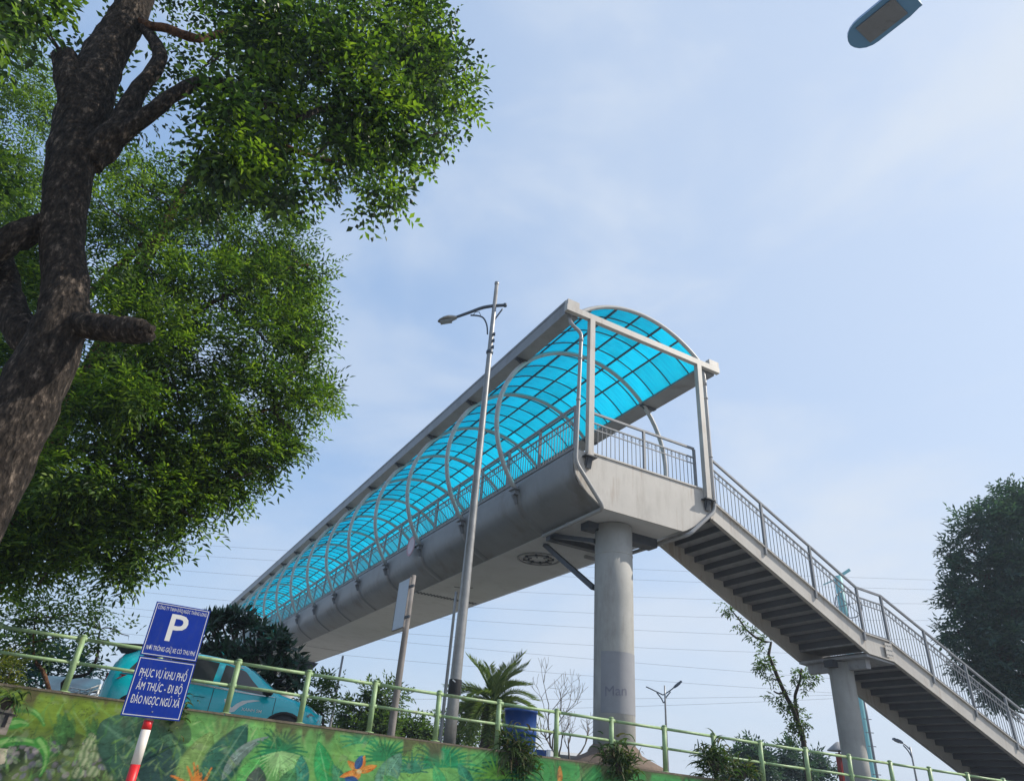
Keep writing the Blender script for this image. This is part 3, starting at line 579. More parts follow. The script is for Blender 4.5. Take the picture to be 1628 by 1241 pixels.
hv = nn('ShaderNodeHueSaturation'); mr = nn('ShaderNodeMapRange'); mr.inputs['To Min'].default_value = .76; mr.inputs['To Max'].default_value = 1.06; ll(oi.outputs['Random'], mr.inputs['Value']); ll(mr.outputs[0], hv.inputs['Value']); ll(cr.outputs[0], hv.inputs['Color'])
dz_ = nn('ShaderNodeTexNoise'); dz_.inputs['Scale'].default_value = 1.3; dz_.inputs['Detail'].default_value = 7; dz_.inputs['Roughness'].default_value = .7; ll(co.outputs['Object'], dz_.inputs['Vector'])
dr_ = nn('ShaderNodeValToRGB'); dr_.color_ramp.elements[0].position = .48; dr_.color_ramp.elements[0].color = (1, 1, 1, 1); dr_.color_ramp.elements[1].position = .78; dr_.color_ramp.elements[1].color = (.55, .62, .62, 1); ll(dz_.outputs['Fac'], dr_.inputs[0])
dm_ = nn('ShaderNodeMixRGB'); dm_.blend_type = 'MULTIPLY'; dm_.inputs[0].default_value = 1; ll(hv.outputs[0], dm_.inputs[1]); ll(dr_.outputs[0], dm_.inputs[2]); hv = dm_
tl = nn('ShaderNodeBsdfTranslucent'); tp = nn('ShaderNodeBsdfTransparent'); ll(hv.outputs[0], tl.inputs[0]); ll(hv.outputs[0], tp.inputs[0])
m1 = nn('ShaderNodeMixShader'); m1.inputs[0].default_value = .52; ll(tl.outputs[0], m1.inputs[1]); ll(tp.outputs[0], m1.inputs[2])
m2 = nn('ShaderNodeMixShader'); m2.inputs[0].default_value = .14; ll(m1.outputs[0], m2.inputs[1]); ll(b.outputs[0], m2.inputs[2]); ll(m2.outputs[0], o_.inputs[0])
edges = [E0]+PA[:]+[E1]
DY = .838
def pane_mb(k, L_):
    a0, a1 = edges[k], edges[k+1]; nseg = 4; mb = MB()
    P = [(1.9+(RP-.03)*math.cos(a0+(a1-a0)*i/nseg), CW+(RP-.03)*math.sin(a0+(a1-a0)*i/nseg)) for i in range(nseg+1)]
    mb.add([(x, 0.003, z) for x, z in P]+[(x, L_-.003, z) for x, z in P], [(i, i+1, nseg+2+i, nseg+1+i) for i in range(nseg)], True); return mb
NS_ = len(edges)-1; cnt = 0; rest = MB()
for k in range(NS_): o = pane_mb(k, YS[0]-.02).build('roof_pane', mp_, BR, fix=False); o.location.y = .02; cnt += 1
src_ = {}
for y in YS:
    for k in range(NS_):
        if y+DY > LB: continue
        if cnt < 300:
            if k not in src_: src_[k] = o = pane_mb(k, DY).build('roof_pane', mp_, BR, fix=False); o.location.y = y
            else: inst(src_[k], (0, y, 0), BR)
            cnt += 1
        else: q = pane_mb(k, DY); rest.add([(p[0], p[1]+y, p[2]) for p in q.v], q.f, True)
if rest.v: tag(rest.build('roof_pane', mp_, BR, fix=False), kind='stuff')
# end posts, plates, bolts
for x, z0, zc in ((-.03, -.02, 4.1), (3.86, -.16, 4.1)):
    m = MB(); m.box((x-.08, -.17, z0), (x+.08, -.023, zc-.0015)); m.build('end_post', M_steel, BR)
    m = MB(); m.box((x-.17, -.22, z0-.03), (x+.17, -.021, z0-.002)); m.bar((x, -.12, z0-.03), (x, -.05, z0-.3), .14, .05); m.bar((x-.1, -.12, z0-.03), (x-.08, -.04, z0-.22), .03, .05)
    for dx in (-.13, .13): m.lathe([(.022, z0-.002), (.022, z0+.03)], (x+dx, -.19, 0), 6)
    m.build('post_bracket', M_dark, BR)
# rain pipes
def pipe(pts, r=.052):
    m = MB(); Q = [Vector(p) for p in pts]; o = [Q[0]]
    for i in range(1, len(Q)-1):
        a, b_, c = Q[i-1], Q[i], Q[i+1]; d = min(.12, (b_-a).length*.3, (c-b_).length*.3); o += [b_-(b_-a).normalized()*d, b_.lerp((b_-(b_-a).normalized()*d).lerp(b_+(c-b_).normalized()*d, .5), .6), b_+(c-b_).normalized()*d]
    o.append(Q[-1]); m.tube(o, r, 12); return m
def collar(p, q, r=.062):
    m = MB(); p = Vector(p); q = Vector(q); m.tube([p, q], r, 12); return m
dp = pipe([(-.66, .10, 4.11), (-.66, -.06, 3.74), (-.36, -.10, 3.55), (-.44, -.11, -.28), (.40, -.12, -1.26), (.40, 1.2, -1.27), (.40, 2.6, -1.27)]).build('rain_pipe', M_pvc, BR); dp.parent = BR
for a, b_ in (((-.363, -.10, 3.38), (-.365, -.10, 3.27)), ((-.38, -.102, 2.75), (-.381, -.102, 2.70)), ((-.404, -.106, 1.5), (-.405, -.106, 1.44)), ((.40, 1.3, -1.27), (.40, 1.45, -1.27))): collar(a, b_).build('pipe_collar', M_pvc, dp)
dp2 = pipe([(4.13, .05, 4.1), (4.13, -.06, 3.9), (4.10, -.08, -.42), (3.12, -.10, -1.29), (2.95, 3.3, -1.31), (2.2, 3.2, -1.33)]).build('rain_pipe', M_pvc, BR)
for a, b_ in (((4.13, -.06, 3.72), (4.13, -.06, 3.5)), ((4.12, -.07, 3.1), (4.12, -.07, 3.04)), ((4.11, -.075, 1.2), (4.11, -.075, 1.15)), ((4.10, -.08, -.1), (4.10, -.08, -.2))): collar(a, b_).build('pipe_collar', M_pvc, dp2)
# under the deck: braces, ring relief
for a, b_, w in (((.62, 2.45, -1.26), (1.05, 1.15, -1.62), .11), ((.95, 3.4, -1.21), (1.18, 1.35, -2.75), .12), ((2.9, 3.4, -1.21), (1.9, 1.35, -2.75), .12)):
    m = MB(); m.bar(a, b_, w, w); m.build('brace', M_dark, BR)
def ringm(r, w, h, n=32, a0=0, a1=2*PI):
    m = MB(); ne = n if a1-a0 < 2*PI-.01 else n
    for i in range(n):
        t0 = a0+(a1-a0)*i/n; t1 = a0+(a1-a0)*(i+1)/n; q = [(r*math.cos(t0), r*math.sin(t0)), ((r+w)*math.cos(t0), (r+w)*math.sin(t0)), ((r+w)*math.cos(t1), (r+w)*math.sin(t1)), (r*math.cos(t1), r*math.sin(t1))]
        m.add([(x, y, -h) for x, y in q]+[(x, y, 0) for x, y in q], [(0, 1, 2, 3), (0, 4, 5, 1), (1, 5, 6, 2), (2, 6, 7, 3), (3, 7, 4, 0)])
    return m
m = ringm(.60, .05, .03); o = m.build('ring_relief', M_girder, BR); o.location = (1.56, 4.72, -1.2005)
m = ringm(.34, .09, .05); o = m.build('ring_relief', M_girder, BR); o.location = (1.56, 4.72, -1.2005)
for k in range(8):
    m = ringm(.27, .20, .06, 3, k*PI/4, k*PI/4+.16); o = m.build('ring_notch', M_dark, BR); o.location = (1.56, 4.72, -1.201)
m = ringm(.5, .035, .02, 10, .3, 1.7); o = m.build('ring_relief', M_girder, BR); o.location = (1.2, 9.2, -1.2005)
# railings: thing > railing > post / rail / baluster
BAL = {}
def railing(parent, name, path, label=None, post_step=1.69, nmax=300, h=1.33, base=.155, bal=.135, first_post=True, last_post=True, posts=None):
    """path: list of (x, y, z of footing) corners; picks up slopes"""
    R_ = bpy.data.objects.new(name, None); COL.objects.link(R_); R_.parent = parent
    if label: R_['label'] = label
    if 'b' not in BAL:
        q = MB(); q.tube([(0, 0, .07), (0, 0, 1.05)], .0105, 5, caps=False); BAL['b'] = bpy.data.meshes.new('baluster'); t_ = q.build('baluster', M_rail); BAL['b'] = t_.data; bpy.data.objects.remove(t_)
        q = MB(); q.box((-.032, -.032, -.16), (.032, .032, 1.30)); t_ = q.build('railing_post', M_rail); BAL['p'] = t_.data; bpy.data.objects.remove(t_)
        q = MB(); s_ = 12
        for i in range(s_):
            a0, a1 = 2*PI*i/s_, 2*PI*(i+1)/s_; q.tube([(.045*math.cos(a0), 0, .96+.045*math.sin(a0)), (.045*math.cos(a1), 0, .96+.045*math.sin(a1))], .007, 4, caps=False)
        t_ = q.build('ring', M_rail); BAL['r'] = t_.data; bpy.data.objects.remove(t_)
    cnt = 0; more = MB()
    for i in range(len(path)-1):
        a, b = Vector(path[i]), Vector(path[i+1]); hd = Vector((b.x-a.x, b.y-a.y, 0)); Lh = hd.length; ang = math.atan2(hd.y, hd.x)
        for hz, w_, hg in ((h, .06, .055), (1.05, .04, .035), (.87, .025, .025), (.07, .03, .03)):
            q = MB(); dz = Vector((0, 0, hz)); ext = hd.normalized()*0.0; q.bar(a+dz, b+dz, w_, hg)
            q.build('top_rail' if hz == h else 'rail', M_rail, R_)
        npst = max(1, round(Lh/post_step)); ps = [k/npst for k in range(npst+1)]
        for k, tt in enumerate(ps):
            if (i > 0 and k == 0): continue
            o = link('railing_post', BAL['p'], R_); o.location = a.lerp(b, tt); o.rotation_euler = (0, 0, ang)
        nb = int(Lh/bal)
        for k in range(1, nb):
            tt = k/nb
            if min(abs(tt-p) for p in ps)*Lh < .05: continue
            if cnt < nmax: o = link('baluster', BAL['b'], R_); o.location = a.lerp(b, tt); cnt += 1
            else:
                c_ = a.lerp(b, tt); more.tube([c_+Vector((0, 0, .07)), c_+Vector((0, 0, 1.05))], .0105, 4, caps=False)
            if cnt < 150 and k % 2 == 0: o = link('rail_ring', BAL['r'], R_); o.location = a.lerp(b, tt); o.rotation_euler = (0, 0, ang)
    if more.v: tag(more.build('baluster', M_rail, R_), kind='stuff')
    return R_
railing(BR, 'railing', [(.06, .06, .0), (3.62, .06, .0)])
railing(BR, 'railing', [(-.33, .12, .06), (-.33, LB, .06)])
railing(BR, 'railing', [(3.96, 2.5, .06), (3.96, LB, .06)], nmax=80)
# round plate hung on the girder side
sg = empty('round_sign', gw(-.62, 9.9, -.17), 'pale pink round sign hung on the left side of the footbridge girder', 'round sign', BRZ)
m = MB(); ND = 28; P = [(0, .36*math.cos(2*PI*k/ND), .36*math.sin(2*PI*k/ND)) for k in range(ND)]
m.add([(-.015, y, z+.1) for _, y, z in P]+[(.0, y, z+.1) for _, y, z in P], [tuple(range(ND))[::-1], tuple(range(ND, 2*ND))]+[(k, (k+1) % ND, ND+(k+1) % ND, ND+k) for k in range(ND)]); m.build('sign_disc', pm('pink_white_disc', (.55, .46, .50), .5, var=.12, scale=5), sg)
m = ringm(.29, .065, .004, 28); o = m.build('rim', pm('faded_red_rim', (.42, .22, .26), .5), sg)
for v in o.data.vertices: v.co = (-.0165+v.co.z, v.co.x, v.co.y+.1)
m = MB(); m.bar((.0, 0, .1), (.19, 0, .1), .06, .06); m.build('sign_bracket', M_dark, sg)

# main pillar
def pillar(parent, x, y, z0, z1, r, name='pillar'):
    m = MB(); m.lathe([(r, z0), (r, z0+(z1-z0)*.35), (r, z0+(z1-z0)*.7), (r, z1-.02)], (x, y, 0), 40); return m.build(name, M_conc, parent)
pl = (gw(1.48, .95, 0)); sP = float((np.array(pl)-F0) @ FH); gz = upper(sP, float((np.array(pl)-F0) @ FN))[2]-BO.z
PR1 = .475; P1 = pillar(BR, 1.50, .95, gz, -1.203, PR1)
m = MB(); m.box((.72, .95, -1.38), (1.12, 1.3, -1.2015)); m.build('cross_beam', M_dark, BR); m = MB(); m.box((1.7, .95, -1.44), (2.95, 1.3, -1.2015)); m.build('cross_beam', M_dark, BR); m = MB(); m.box((.55, 2.5, -1.36), (2.9, 2.7, -1.2015)); m.build('cross_beam', M_dark, BR)
m = MB(); m.lathe([(PR1+.002, -2.0), (PR1+.01, -1.99), (PR1+.01, -1.97), (PR1+.002, -1.96)], (1.50, .95, 0), 40, False); m.build('pillar_seam', M_conc, P1)
m = MB(); m.lathe([(1.12, gz-.1), (1.12, -6.66), (1.08, -6.62), (.66, -6.43), (.60, -6.40), (.55, -6.30), (PR1+.004, -6.24)], (1.50, .95, 0), 36); m.build('pillar_base', M_base, BR)
m = MB()   # repainted band and graffiti follow the shaft, a skin 3 mm proud
def skin(a0, a1, z0, z1, r, mat, name):
    q = MB(); k = 18; q.add([(1.50+r*math.cos(a0+(a1-a0)*i/k), .95+r*math.sin(a0+(a1-a0)*i/k), z) for z in (z0, z1) for i in range(k+1)], [(i, i+1, k+2+i, k+1+i) for i in range(k)], True); return q.build(name, mat, P1)
skin(math.radians(-166), math.radians(-38), gz+1.5, gz+2.8, PR1+.004, M_patch, 'repaint_patch')
tm_ = text_mesh('Man', .30, 1.05); tm_.materials.append(pm('faded_graffiti_ink', (.19, .19, .24), .7))
for v in tm_.vertices: a_ = math.radians(-122)+v.co.x/PR1; v.co = (1.50+(PR1+.007)*math.cos(a_), .95+(PR1+.007)*math.sin(a_), gz+1.95+v.co.y+.1*v.co.x)
link('graffiti', tm_, P1)
# far pier under the deck
m = MB(); m.prism([(.4, -1.22), (.75, -1.9), (2.8, -1.9), (3.3, -1.22)], lambda p, y: (p[0], y, p[1]), 34.4, 35.9); m.build('pillar_cap', M_dark, BR)
pillar(BR, 1.75, 35.2, -8.2, -1.9, .6)

# ------------------------------------------------------------------ staircase, at right angles, descending to the right
ST = empty('staircase', BO, 'grey steel stair descending to the right from the footbridge end, with a half landing', 'staircase', BRZ)
WD = 2.32; V0, Z0 = 4.03, -.14; V1, Z1 = 9.66, -2.73; V2, Z2 = 10.72, -2.80; sl_ = .402; V3 = 21.5; Z3 = Z2-(V3-V2)*sl_
ptsT = [(V0, Z0), (V1, Z1), (V2, Z2), (V3, Z3)]
def off_poly(dz): return [(v, z-dz) for v, z in ptsT]
def stringer(y0, y1, d, mat, flo=0.06):
    S_ = bpy.data.objects.new('stringer', None); COL.objects.link(S_); S_.parent = ST
    m = MB(); T = ptsT; B = [(v, z-.50) for v, z in ptsT]; m.prism(T+B[::-1], lambda p, y: (p[0], y, p[1]), y0, y1); m.build('web', mat, S_)
    for nm_, z_, t_ in (('top_flange', .002, .03), ('bottom_flange', -.532, .03)):
        for i in range(3):
            a, b = ptsT[i], ptsT[i+1]; q = MB(); lo, hi = (y0-flo, y1+.02) if d < 0 else (y0-.02, y1+flo)
            q.prism([(a[0], a[1]+z_), (b[0], b[1]+z_), (b[0], b[1]+z_+t_), (a[0], a[1]+z_+t_)], lambda p, y: (p[0], y, p[1]), lo, hi); q.build(nm_, mat, S_)
    return S_
stringer(-.0, .04, -1, M_steel); stringer(WD-.04, WD, 1, M_steel)
def flight(va, za, vb, zb, n):
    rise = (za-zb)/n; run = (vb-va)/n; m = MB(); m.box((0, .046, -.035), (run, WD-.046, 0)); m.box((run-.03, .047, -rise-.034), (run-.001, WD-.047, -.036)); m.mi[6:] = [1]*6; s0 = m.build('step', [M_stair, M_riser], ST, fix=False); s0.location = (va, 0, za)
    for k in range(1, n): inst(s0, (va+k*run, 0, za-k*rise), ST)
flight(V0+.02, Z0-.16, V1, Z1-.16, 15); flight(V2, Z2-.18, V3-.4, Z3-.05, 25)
m = MB(); m.box((V1, .045, Z1-.24), (V2, WD-.045, Z1-.17)); m.build('landing_plate', M_stair, ST)
m = MB(); m.prism([(V1-.05, Z1-.53), (V1-.05, Z1-.60), (V2+.1, Z2-.60), (V2+.1, Z2-.56)], lambda p, y: (p[0], y, p[1]), .0, WD); m.build('landing_sill', M_stair, ST)
for y, nmx in ((-.03, 300), (WD+.02, 300)):
    railing(ST, 'railing', [(V0+.10, y, Z0-.05), (V1-.05, y, Z1-.02), (V2-.02, y, Z2-.0), (V3, y, Z3)], post_step=1.72, nmax=nmx)
bp_ = MB(); bp_.box((10.42, -.068, Z2-.44), (10.74, -.061, Z2-.05)); bpo = bp_.build('bolt_plate', M_steel, ST)
q = MB(); q.lathe([(.016, 0), (.016, .02)], n=6)
for i in range(4):
    for j in range(3):
        q = MB(); q.tube([(10.47+i*.072, -.0685, Z2-.12-j*.125), (10.47+i*.072, -.082, Z2-.12-j*.125)], .014, 6); q.build('bolt', M_rail, bpo)
pl2 = gw(10.02, 1.15, 0); g2 = upper(float((np.array(pl2)-F0) @ FH), float((np.array(pl2)-F0) @ FN))[2]-BO.z
pillar(ST, 9.95, 1.15, g2, Z1-.62, .335)
m = MB(); m.box((9.86, .25, Z1-.86), (10.06, WD-.1, Z1-.612)); m.build('pillar_cap', M_stair, ST)
m = MB(); m.prism([(9.42, Z1-.612), (9.42, Z1-.80), (9.85, Z1-.80), (9.85, Z1-.612)], lambda p, y: (p[0], y, p[1]), 1.0, 1.3); m.build('cross_beam', M_dark, ST); m = MB(); m.bar((10.25, .55, Z1-.75), (10.75, .95, Z1-.655), .26, .04); m.build('gusset', M_steel, ST)
# ================================================================== TREES
def px_path(lst):
    """(x, y, Y, width px) -> points and radii in the world"""
    P = [at(q[0], q[1], q[2]) for q in lst]; return P, [q[3]*.5*depth(p)/F for p, q in zip(P, lst)]
# -- the big leaning street tree on the near side
TY = 5.2; pk = at(40, 640, TY); base = Vector((pk.x-.12, pk.y, 0))
TA = empty('street_tree', base, 'big leaning street tree with flaky brown trunk and dark broad leaves at the upper left', 'tree')
P, Rr = px_path([(-10, 740, TY, 128), (40, 640, TY, 122), (92, 530, TY, 98), (104, 470, TY, 84), (100, 390, TY+.02, 78), (106, 300, TY+.05, 80), (122, 220, TY+.1, 92), (142, 150, TY+.15, 88), (166, 90, TY+.2, 76), (196, 40, TY+.25, 66), (216, 0, TY+.3, 60), (236, -70, TY+.4, 50), (262, -160, TY+.5, 36), (270, -240, TY+.6, 18)])
P = [Vector((base.x, base.y, -.1)), Vector((base.x+.02, base.y, .5)), Vector((base.x+.06, base.y, 1.6))]+P; Rr = [.55, .43, .36]+[q*.80 for q in Rr]
def smooth(P, R, k=3):
    o, r = [], []
    for i in range(len(P)-1):
        p0, p1, p2, p3 = P[max(i-1, 0)], P[i], P[i+1], P[min(i+2, len(P)-1)]
        for j in range(k):
            t = j/k; o.append(.5*((2*p1)+(p2-p0)*t+(2*p0-5*p1+4*p2-p3)*t*t+(3*p1-p0-3*p2+p3)*t**3)); r.append(R[i]*(1-t)+R[i+1]*t)
    return o+[P[-1]], r+[R[-1]]
def limb(mb, lst, n=14, wob=.12, k=3):
    P_, R_ = px_path(lst); P_, R_ = smooth(P_, R_, k); mb.tube([p-off_ for p in P_], [q*.86 for q in R_], n, wob=wob); return P_
off_ = base
tr = MB(); Ps, Rs = smooth(P, Rr, 6); tr.tube([p-base for p in Ps], Rs, 30, wob=.13); trunkA = tr.build('trunk', M_bark, TA)
limbs = [
 [(120, 240, TY+.1, 40), (118, 170, TY-.02, 50), (110, 125, TY-.05, 50), (103, 92, TY-.06, 44), (101, 86, TY-.06, 20)],
 [(96, 560, TY, 60), (52, 545, TY+.05, 64), (22, 505, TY+.1, 56), (10, 460, TY+.15, 50), (-4, 400, TY+.2, 46), (-40, 320, TY+.3, 40), (-80, 200, TY+.6, 30)],
 [(92, 350, TY, 30), (60, 362, TY-.05, 48), (28, 376, TY-.1, 50), (-5, 398, TY-.15, 46), (-60, 430, TY-.1, 36), (-120, 420, TY, 20)],
 [(110, 512, TY, 40), (150, 520, TY-.1, 50), (190, 524, TY-.15, 47), (222, 526, TY-.2, 46), (232, 530, TY-.2, 38), (237, 524, TY-.22, 26), (241, 529, TY-.2, 12)],
 [(140, 260, TY+.1, 50), (166, 228, TY+.1, 56), (190, 205, TY+.1, 46), (202, 178, TY+.12, 38), (221, 140, TY+.15, 30), (244, 114, TY+.18, 28), (254, 88, TY+.2, 26), (244, 64, TY+.22, 22), (230, 46, TY+.24, 18), (222, 24, TY+.26, 14)],
 [(180, 222, TY+.1, 36), (206, 205, TY+.08, 31), (244, 176, TY+.05, 29), (284, 146, TY+.1, 26), (330, 132, TY+.3, 23), (400, 150, TY+.6, 20), (470, 186, TY+.9, 16), (520, 170, TY+1.1, 12), (610, 150, TY+1.4, 7)],
 [(218, 36, TY+.28, 22), (240, 42, TY+.2, 17), (266, 45, TY+.15, 16), (298, 58, TY+.2, 16), (330, 60, TY+.35, 14), (400, 40, TY+.7, 11), (500, 60, TY+1.2, 8), (640, 90, TY+1.8, 4)],
 [(400, 150, TY+.6, 14), (440, 220, TY+.8, 10), (500, 250, TY+1., 7), (560, 255, TY+1.2, 4)],
 [(262, -150, TY+.5, 20), (360, -120, TY+.8, 14), (480, -60, TY+1.2, 9), (600, 0, TY+1.6, 6), (690, 50, TY+1.8, 3)],
]
LP = []
for q in limbs:
    m = MB(); LP += limb(m, q, 16, .2); m.build('branch', M_bark if q[0][3] > 22 else M_barkred, TA)
Y1 = TY+1.0
A_ = [(420, 30, 62, 6.4), (520, 20, 70, 6.8), (600, 40, 66, 7), (655, 58, 50, 7), (695, 30, 34, 7), (640, 120, 56, 7), (560, 120, 66, 6.8), (470, 125, 66, 6.5), (388, 108, 56, 6.2), (700, 128, 34, 7.2), (724, 158, 26, 7.2), (682, 190, 36, 7.2, .8), (600, 196, 52, 7), (520, 210, 56, 6.8), (440, 205, 56, 6.5), (372, 215, 46, 6.3),
      (610, 262, 24, 7, .8), (645, 252, 20, 7, .8), (606, 312, 17, 7, .7), (634, 300, 11, 7, .5), (604, 286, 12, 7, .7), (552, 262, 30, 7), (535, 280, 22, 7), (340, 30, 42, 6, .8), (320, 110, 40, 6, .45), (290, 80, 40, 6, .25), (420, 280, 50, 6.6), (480, 300, 34, 6.8), (350, 300, 46, 6.4), (726, 100, 14, 7.2, .6), (742, 145, 10, 7.2, .6),
      (14, 12, 34, 5, .9), (52, 10, 26, 5, .5), (6, 44, 22, 5, .8), (140, 40, 36, 5.6, .25), (190, 130, 40, 6, .3), (240, 200, 44, 6.2, .35), (560, -60, 90, 7), (420, -70, 90, 6.6), (660, -50, 60, 7.1), (300, -60, 80, 6.2), (150, -80, 80, 5.6, .8), (20, -60, 60, 5), (-80, 60, 80, 5), (-90, 220, 70, 5.2, .8)]
A_ = [(x, y, r, Y_+(0.6 if (x < 345 and y > -20 and x > 90) else -1.5 if i % 3 == 0 else (.5 if i % 3 == 1 else -.5)), *k_) for i, (x, y, r, Y_, *k_) in enumerate(A_)]
A_ += [(738, 112, 10, 6.2), (750, 150, 9, 6.2), (742, 172, 9, 6.2), (716, 60, 12, 6.2), (622, 326, 9, 5.6), (600, 330, 8, 5.6), (645, 306, 8, 5.6), (664, 278, 6, 5.7), (700, 210, 14, 6.2), (480, 60, 60, 4.8, .5), (620, 110, 50, 5.2, .5), (420, 160, 46, 5.0, .4), (560, 180, 44, 5.2, .5)]
bl = px_blobs(A_)
def crown(tree, origin, blobs, per, pinn, sprig, droop, clump, ln, wd, mat, nm='crown'):
    B, D, Nn = blob_leaves(blobs, per, .1, pinn, sprig, droop, .45, clump)
    tag(leaf_mesh(nm, B-np.array(origin), D, Nn, ln*rng.uniform(.6, 1.3, len(B)), wd*rng.uniform(.65, 1.25, len(B)), mat, tree, .16, .06), kind='stuff')
crown(TA, base, bl, 150, 7, .34, .35, 7, .098, .052, M_leafA)
crown(TA, base, bl, 30, 9, .34, .1, 1.4, .095, .042, M_sunlit, 'sunlit_foliage')  # extra clumps in the brightened leaf colour, painted as if sunlit
m = MB(); twigs(m, [(np.array(c)-np.array(base), r, k) for c, r, k in bl], [p-base for p in LP], 2, .010, 1.3); tag(m.build('twig', M_twig, TA), kind='stuff')
# -- the feathery tree behind it, on the embankment
pb = at(-60, 1000, 11.5); zb = upper(float((np.array(pb)-F0) @ FH), float((np.array(pb)-F0) @ FN))[2]; baseB = Vector((pb.x, pb.y, zb))
TB = empty('feathery_tree', baseB, 'tall light green feathery tree standing behind the leaning street tree, above the railing', 'tree')
off_ = baseB; tb = MB(); LB_ = []
P_ = [Vector((0, 0, -.2)), Vector((.02, 0, 2.0)), Vector((-.05, .1, 4.2)), Vector((.1, .2, 6.2)), Vector((.05, .3, 8.2)), Vector((.25, .3, 10.4)), Vector((.3, .4, 12.5))]; P_, R_ = smooth(P_, [.34, .27, .24, .2, .15, .1, .04], 4); tb.tube(P_, R_, 16, wob=.1); tb.build('trunk', M_barkred, TB); LB_ += [p+baseB for p in P_[6:]]
for q in [[(40, 760, 11.6, 24), (110, 720, 11.4, 18), (200, 700, 11.2, 13), (300, 680, 11.2, 10), (430, 650, 11.4, 6)], [(60, 650, 11.7, 20), (180, 560, 11.5, 14), (300, 500, 11.4, 10), (420, 440, 11.6, 7), (490, 420, 11.7, 4)], [(30, 800, 11.6, 20), (100, 820, 11.3, 12), (190, 820, 11.1, 9), (270, 800, 11, 5)], [(110, 500, 11.8, 16), (240, 380, 11.8, 12), (360, 320, 12, 8)], [(200, 700, 11.2, 10), (260, 760, 11, 7), (330, 770, 11, 4)]]:
    m = MB(); LB_ += limb(m, q, 9, .1); m.build('branch', M_barkred, TB)
B_ = [(170, 330, 44, 10.6), (230, 420, 44, 10.4), (190, 500, 44, 10.2), (250, 540, 46, 10.2), (170, 590, 44, 10.2), (220, 640, 46, 10.2), (150, 640, 44, 10.2), (140, 740, 50, 10.2), (200, 270, 40, 11), (50, 400, 44, 11.5), (20, 440, 44, 11.5), (60, 470, 36, 11.2), (90, 420, 40, 11.6), (40, 30, 40, 12.6), (90, 160, 40, 12.6), (60, 560, 40, 11.4), (10, 600, 50, 11.5), (36, 120, 50, 12.5), (40, 190, 52, 12.5), (36, 260, 54, 12.3), (26, 320, 44, 12), (60, 90, 26, 12.5, .5), (240, 300, 54, 12), (200, 380, 52, 11.8), (300, 390, 64, 11.6), (400, 380, 62, 11.8), (462, 394, 42, 12), (486, 436, 34, 12), (440, 460, 62, 11.8), (360, 470, 64, 11.4), (280, 480, 60, 11.2), (212, 470, 46, 11.2, .7), (476, 512, 42, 12), (496, 556, 28, 12), (425, 545, 60, 11.6), (340, 570, 62, 11.2), (262, 590, 56, 11, .7), (190, 600, 50, 11, .5), (496, 620, 34, 12), (460, 640, 50, 11.7), (520, 644, 16, 12), (516, 606, 12, 12),
      (380, 655, 62, 11.4), (300, 680, 66, 11.1), (220, 690, 60, 11), (150, 690, 50, 11, .6), (470, 690, 26, 11.7), (424, 708, 42, 11.5), (344, 750, 50, 11.2), (262, 775, 56, 11), (180, 780, 62, 11), (100, 780, 60, 11), (40, 820, 58, 11.2), (300, 795, 28, 11), (316, 826, 14, 11), (236, 845, 40, 11, .8), (160, 850, 48, 11), (84, 870, 46, 11), (24, 890, 44, 11.2), (166, 906, 22, 11, .9), (64, 925, 26, 11, .8), (200, 888, 24, 11), (10, 790, 50, 11.5), (36, 450, 34, 12, .6), (50, 490, 26, 12, .6), (380, 300, 50, 12.2), (300, 310, 46, 12.2), (-40, 800, 80, 11.5), (-60, 640, 80, 11.8, .7), (250, 875, 16, 11), (432, 740, 22, 11.4), (-60, 300, 90, 12.4)]
bl = px_blobs(B_, .95)
crown(TB, baseB, bl, 215, 9, .52, .25, 5, .135, .045, M_leafB)
crown(TB, baseB, bl, 60, 11, .50, .0, 1.2, .125, .038, M_sunlit, 'sunlit_foliage')  # same painted sunlit clumps for the feathery crown
m = MB(); twigs(m, [(np.array(c)-np.array(baseB), r, k) for c, r, k in bl], [p-baseB for p in LB_], 2, .014, 2.2); tag(m.build('twig', M_twig, TB), kind='stuff')

def simple_tree(name, label, cat, basep, blobs, leaf, per, ln, wd, trunk=None, bark_=M_twig, pinn=7, sprig=.5, droop=.2, group=None, fine=0):
    b_ = Vector(basep); T = empty(name, b_, label, cat, 0, group); src = []
    cen = sum((Vector(c) for c, r, k in blobs), Vector())/len(blobs); top = max(Vector(c).z+r[2]*.5 for c, r, k in blobs)
    rad = max(.03, (top-b_.z)*.022)
    m = MB(); pts = trunk or [b_+Vector((0, 0, -.1)), b_.lerp(Vector((cen.x, cen.y, cen.z)), .5)+Vector((rad*2, 0, 0)), Vector((cen.x, cen.y, cen.z)), Vector((cen.x, cen.y, top))]
    Pq, Rq = smooth([Vector(p) for p in pts], [rad*(1-.85*i/(len(pts)-1)) for i in range(len(pts))], 4); m.tube([p-b_ for p in Pq], Rq, 8, wob=.1); m.build('trunk', bark_, T)
    q = MB(); twigs(q, [(np.array(c)-np.array(b_), r, k) for c, r, k in blobs], [p-b_ for p in Pq[len(Pq)//3:]], 2, rad*.14); tag(q.build('branch', bark_, T), kind='stuff')
    B, D, Nn = blob_leaves(blobs, per, .1, pinn, sprig, droop, .5, 6); tag(leaf_mesh('crown', B-np.array(b_), D, Nn, ln*rng.uniform(.7, 1.25, len(B)), wd*rng.uniform(.7, 1.25, len(B)), leaf, T, .15, .05), kind='stuff'); return T
def gpt(x, Y, y=1225):
    p = at(x, y, Y); p.z = upper(float((np.array(p)-F0) @ FH), float((np.array(p)-F0) @ FN))[2]; return p
